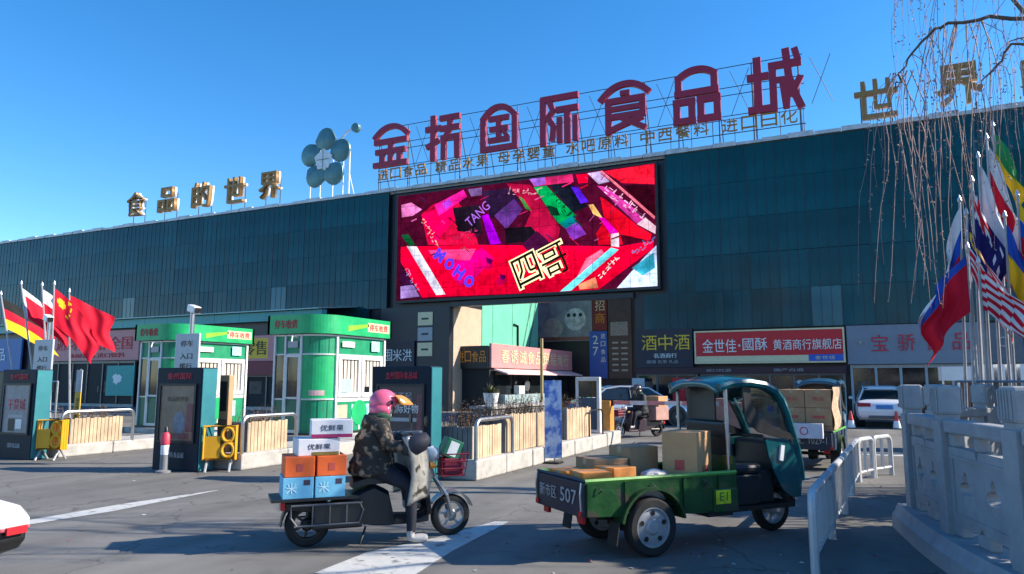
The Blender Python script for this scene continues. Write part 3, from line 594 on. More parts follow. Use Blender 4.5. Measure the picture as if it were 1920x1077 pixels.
# shop built against the gateway's lit wall
gs = thing('gateway_shop', 'low shop with a pink sign running back along the gateway wall', 'shop', (OX0 + .08, 35.3, 0))
MB().box(0, 1.7, .05, 12.4, 0, 3.5).obj('wall', DARKIN, gs)
MB().box(1.72, 1.86, .0, 12.5, 2.35, 3.68).obj('sign_panel', PINK, gs)
for i, ch in enumerate('春诱诚食品贸易商行'): text(ch, 1.0, .78, CREAM, gs, (1.865, 1.7 + i * 1.2, 3.02), SIDE, ext=.03, bold=0)
MB().box(-.3, 1.7, -.12, .02, 2.3, 3.55).obj('end_sign', BLACK, gs)
for i, ch in enumerate('进口食品'): text(ch, .4, .62, ORANGE, gs, (.0 + i * .46, -.125, 2.95), ext=.02)
MB().prism([(1.86, 2.3), (2.7, 2.05), (2.7, 1.98), (1.86, 2.2)], .3, 12.3).obj('awning', mat('awning pink', (.75, .5, .5), .6), gs)
for i in range(5):
    MB().box(1.7, 1.78, .6 + i * 2.4, 2.6 + i * 2.4, .9, 2.1).obj('window', GLASSD, gs)
MB().box(1.7, 2.2, 1.0, 9.0, 0, .85).obj('counter', mat('counter', (.3, .4, .42), .5), gs)
wf = thing('water_stand', 'white water dispenser and fan on the gateway shop counter', 'stand', (OX0 + 2.1, 38.6, .85))
MB().box(-.18, .18, -.4, .4, 0, .5).obj('body', WHITE, wf, bevel=.03)
MB().lathe([(.0, -.05), (.3, -.05), (.33, 0), (.3, .05), (0, .05)], 18, (.05, 1.0, .5), 'x').obj('fan_guard', STEEL, wf)
MB().tube([(.05, 1.0, 0), (.05, 1.0, .5)], .03, 6).obj('stem', DARKSTEEL, wf)

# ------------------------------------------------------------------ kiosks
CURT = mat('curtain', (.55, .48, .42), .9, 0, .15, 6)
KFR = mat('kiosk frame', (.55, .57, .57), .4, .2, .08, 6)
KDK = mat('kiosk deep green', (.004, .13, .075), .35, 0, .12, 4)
LIME = mat('kiosk lime print', (.25, .6, .04), .4, 0, .2, 3)
BLUEP = mat('pale blue print', (.35, .7, .8), .5, 0, .35, 9)
KW, KL, KR = 1.6, 2.9, .65
def koutline(o=0., n=10):
    return [(-KW - o, -o)] + arc(-KR, KR, KR + o, -90, 0, n) + [(o, KL + o), (-KW - o, KL + o)]
def wallstrip(b, pts, z0, z1, th=.05):
    for p, q in zip(pts[:-1], pts[1:]):
        d = (Vector(q) - Vector(p)).normalized(); nn = Vector((d.y, -d.x)) * -th
        b.add([(*p, z0), (*q, z0), (*q, z1), (*p, z1), (p[0] + nn.x, p[1] + nn.y, z0), (q[0] + nn.x, q[1] + nn.y, z0), (q[0] + nn.x, q[1] + nn.y, z1), (p[0] + nn.x, p[1] + nn.y, z1)],
              [(0, 1, 2, 3), (7, 6, 5, 4), (0, 4, 5, 1), (3, 2, 6, 7), (1, 5, 6, 2), (0, 3, 7, 4)])
    return b
def kiosk(label, loc):
    k = thing('toll_kiosk', label, 'kiosk', loc)
    MB().prism(koutline(.25), 0, .16, 'z').obj('base', CONC, k)
    MB().prism(koutline(.1), .16, .22, 'z').obj('sill', DARKSTEEL, k)
    MB().prism(koutline(-.06), .22, 2.9, 'z').obj('core', DARKIN, k)
    cur = arc(-KR, KR, KR, -90, 0, 12)
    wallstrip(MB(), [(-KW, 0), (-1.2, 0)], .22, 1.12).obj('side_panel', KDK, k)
    wallstrip(MB(), cur, .22, 1.1).obj('corner_panel', GREEN, k)
    wallstrip(MB(), [(0, KR), (0, KL)], .22, 1.1).obj('side_panel', GREEN, k)
    wallstrip(MB(), [(0, KL), (-KW, KL), (-KW, 0)], .22, 2.85).obj('rear_panel', GREEN, k)
    wallstrip(MB(), [(-KW, 0), *cur, (0, KL)], 2.36, 2.86).obj('upper_band', GREEN, k)
    wallstrip(MB(), cur, 1.14, 2.32, .04).obj('corner_poster', GREEN2, k)
    wallstrip(MB(), [(p[0] * 1.006 - .0, p[1] - .006) for p in cur[3:9]], 1.22, 1.36, .01).obj('poster_print', mat('poster pink', (.6, .4, .4), .5), k)
    # door in the shaded face
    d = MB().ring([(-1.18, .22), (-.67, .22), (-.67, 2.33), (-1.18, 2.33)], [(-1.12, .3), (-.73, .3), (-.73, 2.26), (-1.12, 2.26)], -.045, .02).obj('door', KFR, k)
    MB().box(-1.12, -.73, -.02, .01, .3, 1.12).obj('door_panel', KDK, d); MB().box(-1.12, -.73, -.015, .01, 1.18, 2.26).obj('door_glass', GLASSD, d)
    MB().box(-1.12, -.73, -.04, .01, 1.12, 1.18).obj('door_rail', KFR, d)
    MB().tube([(-1.1, -.07, .95), (-1.1, -.07, 1.15)], .012, 6).obj('handle', STEEL, d)
    MB().box(-KW + .05, -1.2, -.012, .01, 1.14, 2.32).obj('sidelight', GLASSD, k)
    # windows in the lit face
    for y0 in (KR + .1, KR + 1.15):
        wn = MB().ring([(y0, 1.16), (y0 + .98, 1.16), (y0 + .98, 2.32), (y0, 2.32)], [(y0 + .1, 1.28), (y0 + .88, 1.28), (y0 + .88, 2.22), (y0 + .1, 2.22)], -.01, .05, 'x').obj('window', WHITE, k)
        MB().box(-.03, -.012, y0 + .07, y0 + .91, 1.24, 2.25).obj('pane', GLASSD, wn)
        for j in range(5):
            yy = y0 + .1 + j * .165
            MB().prism([(yy + q * .012, 1.45 - .2 * (j > 1)) for q in range(0, 12)] + [(yy + q * .0105, 2.22) for q in range(11, -1, -1)], -.011 + .004 * (j % 2), -.006 + .004 * (j % 2), 'x').obj('curtain', CURT, wn)
    MB().box(.0, .006, KR + .2, KR + .75, 1.3, 1.66).obj('window_sticker', BLUEP, k)
    for i, y0 in enumerate((KR + .1, KR + .75, KR + 1.4)):
        MB().box(.002, .008, y0, y0 + .45, .45 + .1 * (i % 2), .95).obj('poster_print', (mat('poster peach', (.7, .42, .3), .5), WHITE, BLUEP)[i], k)
    MB().prism(arc(KR + 1.1, .72, .36, 0, 360, 18)[:-1], .009, .013, 'x').obj('poster_print', GREEN2, k)
    for a_ in (-68, -45, -22):
        xx, yy = -KR + (KR + .004) * math.cos(R(a_)), KR + (KR + .004) * math.sin(R(a_)); MB().cbox((xx, yy, .66), (.012, .012, .86), (0, 0, R(a_))).obj('panel_seam', KDK, k); MB().cbox((xx, yy, 2.6), (.012, .012, .44), (0, 0, R(a_))).obj('panel_seam', KDK, k)
    MB().box(-.01, .012, KR + .04, KL - .05, 1.04, 1.12).obj('window_ledge', WHITE, k); MB().box(.0, .01, KR + 1.08, KR + 1.13, .24, 2.32).obj('window_mullion', WHITE, k)
    # vertical trims
    for x0, y0 in ((-KW + .02, -.0), (-1.2, 0), (-KR, 0)): MB().box(x0 - .03, x0 + .03, y0 - .05, y0 + .02, .22, 2.86).obj('post', KFR, k)
    for y0 in (KR, KL - .02): MB().box(-.03, .055, y0 - .035, y0 + .035, .22, 2.86).obj('post', WHITE, k)
    for z0 in (1.1, 2.32, 2.84): wallstrip(MB(), [(p[0] + (.02 if p[1] > 0 else 0), p[1] - .02) for p in [(-KW, 0), *cur, (0, KL)]], z0, z0 + .04, .03).obj('rail', KFR if z0 < 2.8 else WHITE, k)
    MB().box(-1.1, -.75, -.056, -.05, 2.52, 2.7).obj('notice', GREYP, k)
    MB().box(.052, .058, KR + .2, KR + .75, 2.56, 2.72).obj('notice', WHITE, k); MB().box(.052, .058, KR + 1.55, KR + 1.95, 2.48, 2.78).obj('notice', BLUEP, k)
    # fascia and roof
    f = wallstrip(MB(), koutline(.16, 14) + [koutline(.16, 14)[0]], 2.9, 3.42, .08).obj('fascia', GREEN2, k)
    MB().prism(koutline(.1, 14), 3.3, 3.36, 'z').obj('roof', GREEN, k)
    MB().prism(koutline(.12, 14), 2.9, 2.94, 'z').obj('soffit', KFR, k)
    for z0, z1, yy0, yy1 in ((3.0, 3.22, .95, 1.9),): MB().prism([(yy0, z0), (yy1, z1 - .04), (yy1, z1 + .04), (yy0, z0 + .16)], .162, .167, 'x').obj('fascia_stripe', LIME, k)
    text('停车收费', .8, .24, PINKRED, k, (-1.1, -.162, 3.16), ext=.015)
    MB().box(.162, .167, KL - 1.05, KL + .02, 3.04, 3.3).obj('fascia_patch', CREAM, k)
    text('停车收费', .9, .2, PINKRED, k, (.168, KL - .52, 3.17), SIDE, ext=.01)
    # small floodlight on an arm
    MB().tube([(-.75, -.02, 2.8), (-.75, -.28, 2.82), (-.66, -.4, 2.66)], .02, 6).obj('lamp_arm', WHITE, k)
    return k
kiosk('green and white toll kiosk with curtained windows behind the scooter rider', (-12.98, 15.4, 0))
kiosk('green and white toll kiosk behind the middle advertising totem', (-19.2, 16.0, 0))

# ------------------------------------------------------------------ advertising totems
TNAVY = mat('totem navy', (.004, .014, .03), .5, 0, .2, 2, spec=.2)
TTEAL = mat('totem teal side', (.03, .2, .23), .4, .2, .12, 2)
def totem(label, loc, poster, header, prints, foot='国际食品城'):
    t = thing('advertising_totem', label, 'totem', loc)
    MB().box(-1.15, 0, 0, .34, 0, 1.85).obj('body', TNAVY, t, bevel=.012)
    MB().box(.002, .02, .015, .325, .02, 1.83).obj('side_panel', TTEAL, t)
    MB().ring([(-1.05, .5), (-.1, .5), (-.1, 1.56), (-1.05, 1.56)], [(-1.01, .54), (-.14, .54), (-.14, 1.52), (-1.01, 1.52)], -.03, -.0).obj('poster_frame', DARKSTEEL, t)
    MB().box(-1.01, -.14, -.008, -.001, .54, 1.52).obj('poster', poster, t)
    text(header, .62, .12, PINKRED, t, (-.56, -.003, 1.7), ext=.008)
    text(foot, .42, .1, GREYP, t, (-.56, -.003, .28), ext=.006)
    for i, (kind, x_, z_, w_, h_, m_) in enumerate(prints):
        if kind == 'b': MB().box(x_ - w_ / 2, x_ + w_ / 2, -.011 - .001 * i, -.0085, z_ - h_ / 2, z_ + h_ / 2).obj('print', m_, t)
        elif kind == 'o': MB().prism([(x_ + w_ / 2 * math.cos(R(a)), z_ + h_ / 2 * math.sin(R(a))) for a in range(0, 360, 24)], -.011 - .001 * i, -.0085).obj('print', m_, t)
        else: text(kind, w_, h_, m_, t, (x_, -.011 - .001 * i, z_), ext=.003)
    return t
P1 = mat('poster grey blue', (.22, .22, .25), .4, 0, .3, 4); P2 = mat('poster brown', (.19, .13, .09), .4, 0, .35, 3); P3 = mat('poster dark plum', (.05, .03, .035), .4, 0, .35, 3)
totem('navy advertising totem at the left edge with a grey poster', (-15.36, 9.4, 0), P1, '金桥国际', [('干货城', -.57, 1.12, .6, .24, PINKRED), ('b', -.57, .88, .5, .06, GREYP), ('b', -.7, .7, .2, .25, DARKSTEEL), ('b', -.45, .72, .2, .2, WHITE)])
totem('navy advertising totem with a brown poster behind the striped bollard', (-10.64, 9.44, 0), P2, '金桥国际', [('食品的世界', -.57, 1.28, .55, .09, mat('print tan', (.12, .08, .05), .5)), ('o', -.5, .85, .3, .42, mat('print blue grey', (.16, .18, .24), .5, 0, .4, 8)), ('b', -.55, .62, .6, .1, mat('print plum', (.18, .05, .06), .5, 0, .5, 8)), ('b', -.25, .95, .16, .5, mat('print plum', (.18, .05, .06)))])
totem('navy advertising totem with a dark plum poster behind the rider', (-6.22, 10.08, 0), P3, '金桥国际食品城', [('了不起', -.55, 1.36, .4, .13, GREYP), ('国际好物', -.5, 1.16, .56, .15, WHITE), ('b', -.52, .98, .6, .06, GREYP), ('b', -.2, 1.0, .1, .8, mat('print plum', (.18, .05, .06)))])

# ------------------------------------------------------------------ planters, islands, hoops
SLAT = mat('wood slat', (.5, .37, .24), .8, 0, .28, 3, rnd=.1)
SLATG = mat('grey slat', (.2, .19, .19), .8, 0, .3, 3)
TWIG = mat('dry twig', (.16, .1, .06), .9, 0, .35, 9)
SOIL = mat('soil', (.07, .05, .04), 1, 0, .3, 9)
def planter(label, x1, y0, y1, z0, z1, w_=.75, plants=60, hgt=.3, green=False):
    t = thing('wood_planter', label, 'planter', (x1, y0, z0)); L_ = y1 - y0; h_ = z1 - z0
    MB().box(-w_, -.04, .03, L_ - .03, 0, h_ - .05).obj('box', SLATG, t)
    MB().box(-w_ + .03, -.06, .06, L_ - .06, h_ - .05, h_ - .03).obj('soil', SOIL, t)
    b = MB(); n_ = int(L_ / .085); rr_ = random.Random(int(y0 * 10))
    for i in range(n_):
        yy = i * L_ / n_; zz = rr_.uniform(0, .035); b.box(-.038 + rr_.uniform(-.004, .008), -.008 + rr_.uniform(-.004, .008), yy + .008, yy + L_ / n_ - .006, .0, h_ - .02 + zz)
    b.obj('slat_row', SLAT, t, kind='stuff')
    b = MB(); n_ = int(w_ / .085)
    for i in range(n_): b.box(-w_ + i * w_ / n_ + .006, -w_ + (i + 1) * w_ / n_ - .006, -.0, .026, 0, h_ - .02 + rr_.uniform(0, .03))
    b.obj('end_slats', SLATG, t, kind='stuff')
    b = MB()
    for i in range(plants):
        p = Vector((rr_.uniform(-w_ + .06, -.06), rr_.uniform(.06, L_ - .06), h_ - .05)); d = Vector((rr_.gauss(0, .25), rr_.gauss(0, .25), 1)).normalized(); l_ = hgt * rr_.uniform(.4, 1.2)
        q = p + d * l_ * .6; e = q + Vector((rr_.gauss(0, .3), rr_.gauss(0, .3), .8)).normalized() * l_ * .5
        b.tube([p, q, e], [.006, .004, .002], 3, cap=False)
        for j in range(3):
            c = p.lerp(e, rr_.uniform(.3, 1)); a = rr_.uniform(0, 6.28); s_ = rr_.uniform(.015, .035)
            b.add([c, c + Vector((math.cos(a) * s_, math.sin(a) * s_, s_ * .6)), c + Vector((math.cos(a + .7) * s_ * 1.6, math.sin(a + .7) * s_ * 1.6, s_ * .2))], [(0, 1, 2)])
    b.obj('dead_plants', TWIG, t, kind='stuff', fix=False)
    return t
def island(label, x0, x1, y0, y1, h_):
    t = thing('kerb_island', label, 'kerb', (0, 0, 0))
    n_ = max(1, round((y1 - y0) / 1.2)); d = (y1 - y0) / n_
    for i in range(n_): MB().box(x0 + .004 * (i % 2), x1 - .006 * (i % 2), y0 + i * d + .008, y0 + (i + 1) * d - .008, 0, h_ - .006 * (i % 3)).obj('kerb_stone', CONC, t, bevel=.03)
    MB().box(x0 + .05, x1 - .05, y0 + .05, y1 - .05, 0, h_ - .03).obj('core', CONC, t)
island('pale concrete island behind the left edge totem', -16.6, -15.3, 9.95, 15.0, .26)
island('pale concrete island behind the middle totem', -11.4, -10.12, 9.95, 14.8, .3)
island('long concrete island under the wooden planters behind the rider', -6.7, -5.62, 10.55, 18.6, .33)
planter('slatted wooden planter behind the left edge totem', -15.42, 10.25, 11.5, .26, .8)
planter('slatted wooden planter behind the middle totem', -10.24, 10.2, 11.25, .3, .85)
planter('first slatted planter on the long island, beside the rider', -5.75, 10.65, 11.75, .33, .86, plants=110, hgt=.4)
planter('second and longest slatted planter on the long island', -5.75, 11.9, 14.1, .33, 1.0, plants=170, hgt=.38)
planter('last slatted planter on the long island by the dark ticket board', -5.75, 15.0, 16.6, .33, 1.0, plants=60)
def hoop(label, x_, y0, y1, z0, z1, m=STEEL, r=.035):
    pts = [(0, 0, 0), (0, 0, z1 - z0 - .14)] + [(0, .14 - .14 * math.cos(R(a)), z1 - z0 - .14 + .14 * math.sin(R(a))) for a in range(15, 91, 15)]
    L_ = y1 - y0; pts += [(0, L_ - p[1], p[2]) for p in reversed(pts)]
    o = MB().tube(pts, r, 8).obj('guard_hoop', m, None, smooth=True, loc=(x_, y0, z0)); tag(o, label, 'guard rail', 'steel hoops guarding the planters')
hoop('steel hoop guarding the planter behind the left edge totem', -15.34, 10.0, 11.7, .22, .95)
hoop('steel hoop guarding the planter behind the middle totem', -10.16, 9.99, 11.4, .26, .96)
hoop('steel hoop guarding the first planter of the long island', -5.66, 10.6, 12.0, .3, .97)
hoop('thin dark hoop guarding the last planter of the long island', -5.66, 16.2, 17.2, .3, .92, DARKSTEEL, .02)
for lab, x_, y_, in (('dark water trough on the island behind the planter row', -6.45, 12.3),):
    t = thing('trough', lab, 'trough', (x_, y_, .33)); MB().box(-.2, .2, 0, 3.2, 0, .75).obj('body', SLATG, t, bevel=.02); MB().box(-.24, .24, -.05, 3.25, .75, .8).obj('rim', mat('pale rim', (.4, .38, .36), .7), t)
# ------------------------------------------------------------------ small furniture of the lanes
def sign_mast(label, loc):
    t = thing('sign_mast', label, 'sign', loc)
    MB().tube([(0, .1, 0), (0, .1, 3.0)], .045, 8).obj('pole', STEEL, t)
    MB().box(-.33, .33, .0, .05, 1.72, 2.55).obj('board', mat('board grey', (.42, .44, .47), .45, .1, .12, 5), t, bevel=.012)
    for z_, s_ in ((2.35, '停车'), (2.1, '入口'), (1.9, '缓行')): text(s_, .34, .12, DARKSTEEL, t, (0, -.003, z_), ext=.004)
    MB().tube([(0, .1, 2.95), (.12, -.02, 3.02)], .025, 6).obj('camera_arm', STEEL, t)
    MB().cbox((.26, -.1, 3.02), (.36, .15, .14), (0, R(12), R(-20))).obj('camera', WHITE, t, bevel=.02)
    MB().cbox((.445, -.165, 2.98), (.03, .11, .1), (0, R(12), R(-20))).obj('camera_lens', BLACK, t)
    return t
m1 = sign_mast('grey notice board on a mast with a camera behind the middle totem', (-12.02, 10.25, 0))
dup(m1, 'grey notice board on a mast with a camera beside the red flags', (-16.75, 10.35, 0))
# bollard in front of the middle totem
bo = thing('bollard', 'striped red white and grey bollard in front of the middle totem', 'bollard', (-11.18, 9.2, 0))
MB().lathe([(0, 0), (.14, 0), (.14, .03), (.075, .05), (.07, .5)], 16).obj('base', mat('bollard grey', (.2, .2, .21), .6), bo, smooth=True)
MB().lathe([(.07, .3), (.074, .32), (.074, .47), (.07, .48)], 16).obj('white_band', WHITE, bo, smooth=True)
MB().lathe([(.07, .48), (.085, .5), (.08, .66), (.05, .7)], 16).obj('red_band', mat('bollard red', (.6, .04, .08), .5), bo, smooth=True)
MB().lathe([(.05, .7), (.045, .74), (.02, .8), (0, .8)], 16).obj('cap', BLACK, bo, smooth=True)
# folded yellow barriers
YB = mat('barrier yellow', (.75, .36, .01), .45, 0, .1, 5)
def yellow_barrier(label, loc, rz):
    t = thing('folding_barrier', label, 'barrier', loc, rz)
    for k_ in range(3):
        y0 = k_ * .07; b = MB()
        for j in range(2): b.tube([(.07 + .1 * math.cos(R(a)), y0, .38 + j * .27 + .12 * math.sin(R(a))) for a in range(0, 360, 24)], .032, 6, closed=True)
        b.tube([(-.34, y0, .22), (-.34, y0, .8), (.2, y0, .8), (.2, y0, .22)], .028, 6, closed=True)
        b.box(-.32, -.06, y0 - .012, y0 + .012, .24, .62)
        b.obj('panel', YB, t, smooth=True)
    for x_ in (-.28, .12):
        MB().tube([(x_, -.1, 0), (x_, .07, .22), (x_, .26, 0)], .022, 6).obj('leg', GREYP, t)
    return t
yb = yellow_barrier('folded yellow plastic barrier beside the left edge totem', (-15.0, 9.62, 0), R(20))
dup(yb, 'folded yellow plastic barrier beside the middle totem', (-10.3, 9.7, 0), R(38))
tm = thing('ticket_machine', 'tan ticket cabinet standing on the middle island', 'machine', (-10.62, 10.06, .3))
MB().box(-.24, 0, 0, .12, 0, 1.42).obj('cabinet', mat('tan metal', (.5, .28, .14), .5, 0, .12, 3), tm, bevel=.02)
MB().box(-.2, -.04, -.012, .0, .75, 1.3).obj('screen', DARKSTEEL, tm); MB().box(-.24, .0, -.004, -.0, .1, .6).obj('door', mat('tan dark', (.2, .1, .06), .5), tm)
yn = thing('banner_stand', 'narrow banner stand, white above and yellow below, by the pink shop', 'banner', (-16.0, 10.75, .26))
MB().box(-.1, .1, 0, .015, .5, 1.1).obj('lower_sheet', YEL, yn); MB().box(-.1, .1, 0, .015, 1.102, 1.6).obj('upper_sheet', mat('sheet pale', (.5, .52, .54), .6), yn)
MB().tube([(0, .03, 0), (0, .03, 1.62)], .015, 6).obj('pole', STEEL, yn); text('注意', .1, .26, BLACK, yn, (0, -.003, .85), ext=.002)
bn = thing('banner_stand', 'tall blue and white banner stand between the planters', 'banner', (-5.45, 13.45, .0))
MB().box(-.17, .17, 0, .02, .1, 1.62).obj('sheet', mat('banner pale blue', (.38, .5, .7), .6, 0, .2, 4, wear=((.05, .14, .5), 3.5, .46)), bn, rot=(0, 0, R(28)))
MB().tube([(0, .05, 0), (0, .05, 1.63)], .015, 6).obj('pole', STEEL, bn); MB().box(-.15, .15, -.12, .16, 0, .04).obj('foot', DARKSTEEL, bn)
tb = thing('ticket_board', 'dark ticket board in a white frame at the end of the long island', 'machine', (-6.1, 17.4, .33))
MB().ring([(-.32, .0), (.32, .0), (.32, 1.38), (-.32, 1.38)], [(-.24, .08), (.24, .08), (.24, 1.28), (-.24, 1.28)], -.05, .1).obj('frame', mat('frame pale', (.68, .58, .52), .5), tb, bevel=.015)
MB().box(-.24, .24, -.01, .06, .08, .86).obj('lower_panel', mat('slate panel', (.04, .06, .1), .4), tb); MB().box(-.24, .24, -.01, .06, .88, 1.28).obj('screen', GLASSD, tb)
bm_ = thing('boom_barrier', 'red and white boom barrier lowered across the lane', 'barrier', (-5.95, 18.4, 0))
MB().box(-.2, .15, -.15, .2, 0, 1.1).obj('post', mat('boom orange', (.6, .25, .05), .5), bm_, bevel=.02)
for i in range(7): MB().box(.2 + i * .45, .2 + (i + 1) * .45 - .003, -.03, .03, 1.0, 1.1).obj('arm_segment', (mat('boom red', (.6, .2, .2), .5), mat('boom white', (.62, .55, .55), .5))[i % 2], bm_)
MB().box(-.1, .2, -.05, .05, .97, 1.12).obj('hinge', DARKSTEEL, bm_)
# potted shrubs and clutter on the long island
def pot_plant(label, loc, s_=.4, m=None):
    t = thing('potted_plant', label, 'plant', loc)
    MB().lathe([(0, 0), (.11, 0), (.15, .22), (.16, .25), (.13, .25), (.12, .2), (0, .2)], 14).obj('pot', WHITE, t, smooth=True)
    b = MB(); rr_ = random.Random(int(loc[1] * 31))
    for i in range(70):
        d = Vector((rr_.gauss(0, .6), rr_.gauss(0, .6), rr_.uniform(.3, 1))).normalized(); p = Vector((0, 0, .2)); q = p + d * s_ * rr_.uniform(.5, 1); sd_ = d.cross(Vector((.3, .2, 1))).normalized() * .025
        b.add([p, p.lerp(q, .6) + sd_, q, p.lerp(q, .6) - sd_], [(0, 1, 2, 3)])
    b.obj('leaves', m or mat('leaf olive', (.1, .1, .03), .7, 0, .4, 9), t, fix=False)
pot_plant('small bushy potted plant on the long island behind the dark plum totem', (-6.35, 12.5, 1.13), .28)
st = thing('street_post', 'thin yellowish post standing behind the long island', 'post', (-6.6, 15.6, 0))
MB().tube([(0, 0, 0), (0, 0, 2.6)], .04, 8).obj('shaft', mat('post ochre', (.4, .3, .12), .6), st); MB().box(-.09, .09, -.09, .09, 0, .12).obj('foot', DARKSTEEL, st)
# ------------------------------------------------------------------ flags
FM = [mat('flag ' + n_, c_, .75, 0, .1, 3, spec=.2) for n_, c_ in (('white', (.7, .68, .7)), ('blue', (.02, .08, .42)), ('red', (.62, .008, .03)), ('yellow', (.8, .5, .02)), ('green', (.02, .28, .08)), ('navy', (.015, .015, .12)), ('black', (.02, .02, .02)))]
FW, FB, FR, FYL, FG, FN, FK = range(7)
def flag(label, base, top, fly, L_, H_, droop, fold, design, seed=0, nu=26, nv=18, group='flags'):
    """cloth hung from a pole: fly = horizontal direction of the free edge, droop = how far it sinks"""
    t = thing('flag', label, 'flag', base, 0, group)
    b0 = Vector(base); tp = Vector(top) - b0; dn = (-tp).normalized()
    MB().tube([(0, 0, 0), tp + Vector((0, 0, .08))], [.028, .018], 7).obj('pole', mat('flag pole', (.34, .34, .36), .45, .3), t)
    MB().lathe([(0, .05), (.035, .09), (.02, .15), (0, .19)], 10, tuple(tp)).obj('finial', mat('finial', (.7, .7, .7), .3, .5), t, smooth=True)
    f = Vector((math.cos(R(fly)), math.sin(R(fly)), 0)); sd_ = Vector((-f.y, f.x, 0)); rr_ = random.Random(seed); ph = rr_.uniform(0, 6)
    def P(u, v):
        k_ = u ** 1.15
        wv = math.sin(u * 9 + v * 2.2 + ph) * .5 + math.sin(u * 17 - v * 4 + ph * 2) * .22
        return tp + dn * (v * H_ * (1 - .12 * k_ * droop)) + f * (L_ * u * (1 - .8 * droop ** 1.4)) + Vector((0, 0, -1)) * (L_ * k_ * math.sin(R(72 * droop))) + sd_ * (fold * wv * (.15 + u)) + f * (fold * .6 * math.sin(v * 7 + u * 5 + ph) * u)
    MB().grid(P, nu, nv, design).obj('cloth', FM, t, smooth=False, fix=False).data.polygons.foreach_set('use_smooth', [True] * (nu * nv))
    return t
def d_tri(a, b, c): return lambda u, v: a if v < 1 / 3 else (b if v < 2 / 3 else c)
def d_vert(a, b, c): return lambda u, v: a if u < 1 / 3 else (b if u < 2 / 3 else c)
def d_solid(a): return lambda u, v: a
def d_star(u, v): return FYL if (abs(u - .17) ** 2 * 2.2 + abs(v - .27) ** 2) < .016 or any((u - x) ** 2 * 2.2 + (v - z) ** 2 < .0022 for x, z in ((.34, .1), (.4, .22), (.4, .36), (.34, .48))) else FR
def d_stripes(u, v):
    if u < .48 and v < .5: return FYL if ((u - .2) ** 2 + (v - .25) ** 2 < .02 and (u - .25) ** 2 + (v - .22) ** 2 > .012) or (u - .36) ** 2 + (v - .25) ** 2 < .006 else FN
    return FR if int(v * 14) % 2 == 0 else FW
def d_ensign(u, v):
    if u < .5 and v < .5:
        x, z = u * 2, v * 2
        if abs(x - .5) < .1 or abs(z - .5) < .13: return FR
        if abs(x - .5) < .18 or abs(z - .5) < .22 or abs(x - z) < .12 or abs(x + z - 1) < .12: return FW
    return FW if any((u - a) ** 2 + (v - c) ** 2 < .003 for a, c in ((.75, .25), (.65, .5), (.85, .45), (.75, .8))) else FN
def d_nordic(u, v): return FW if abs(u - .38) < .09 or abs(v - .5) < .13 else FR
def d_white_disc(u, v): return FR if (u - .5) ** 2 * 2.2 + (v - .5) ** 2 < .09 else FW
yb_ = 11.0
flag('German style black red and gold flag at the left edge', (-18.3, yb_, .3), (-19.9, yb_ + .1, 3.75), 58, 1.5, .9, .4, .10, d_tri(FK, FR, FYL), 3)
flag('pale pink and red flag left of the camera mast', (-17.6, yb_, .3), (-18.9, yb_, 3.95), 55, 1.35, .8, .5, .12, lambda u, v: FW if u < .07 or (v < .25 and u < .45) else FR, 5)
flag('red and white flag between the other red flags', (-17.45, yb_ + .15, .3), (-18.3, yb_ + .15, 3.9), 52, 1.2, .8, .5, .12, lambda u, v: FW if v < .42 and u < .8 else FR, 8)
flag('dark red flag directly behind the camera mast', (-17.3, yb_ + .5, .3), (-17.75, yb_ + .5, 3.75), 55, 1.2, .95, .35, .10, d_solid(FR), 11)
flag('bright red flag with yellow stars beside the camera mast', (-17.15, yb_ - .1, .3), (-17.42, yb_ - .1, 3.85), 52, 1.5, .9, .58, .13, d_star, 2)
fs = thing('flag_rack', 'pale steel rack holding the red flags on the left', 'rack', (-17.6, yb_ + .1, 0))
MB().box(-1.2, .8, -.3, .7, 0, .3).obj('base', CONC, fs, bevel=.02)
for z_ in (.9, 1.6): MB().tube([(-1.0, -.22, z_), (.65, -.22, z_)], .02, 6).obj('bar', STEEL, fs)
for x_ in (-1.0, -.2, .65): MB().tube([(x_, -.22, .3), (x_, -.22, 1.6)], .025, 6).obj('upright', STEEL, fs)
# right-hand cluster behind the balustrade
RB = 13.0
flag('white blue and red flag hanging lowest in the right cluster', (1.45, RB - .2, .3), (1.62, RB - .2, 4.28), 195, 1.75, 1.05, .9, .22, d_tri(FW, FB, FR), 4)
flag('striped red and white flag with a yellow crescent in the right cluster', (1.6, RB - .45, .3), (1.66, RB - .45, 4.02), -5, 1.3, .8, .92, .14, d_stripes, 9)
flag('dark blue flag with a red cross corner in the right cluster', (1.7, RB, .3), (1.83, RB, 4.62), -10, 1.3, .95, .94, .13, d_ensign, 12)
flag('long white flag hanging in the right cluster', (1.85, RB + .2, .3), (1.97, RB + .2, 5.05), -15, 1.6, 1.0, .95, .13, lambda u, v: FR if u > .88 else FW, 13)
flag('pink and white flag behind the long white one', (2.0, RB + .35, .3), (2.13, RB + .35, 5.38), -15, 1.5, .9, .95, .12, lambda u, v: FR if v > .45 and u < .6 else FW, 14)
flag('green and yellow flag highest in the right cluster', (2.15, RB + .5, .3), (2.25, RB + .5, 5.62), -20, .9, .7, .85, .1, lambda u, v: FG if v < .5 else FYL, 15)
flag('red and white striped flag spread low in the right cluster', (1.72, RB - .6, .3), (1.74, RB - .6, 3.25), -8, .95, .6, .6, .1, lambda u, v: FR if int(v * 9 + u * 2) % 2 == 0 else FW, 16)
flag('yellow flag near the right edge', (2.3, RB + .1, .3), (2.42, RB + .1, 4.35), -20, 1.1, .8, .85, .1, d_tri(FYL, FB, FR), 17)
flag('red and white flag at the top right edge', (2.55, RB + .2, .3), (2.7, RB + .2, 6.4), -20, 1.7, 1.1, .95, .12, lambda u, v: FR if v < .35 else FW, 18)
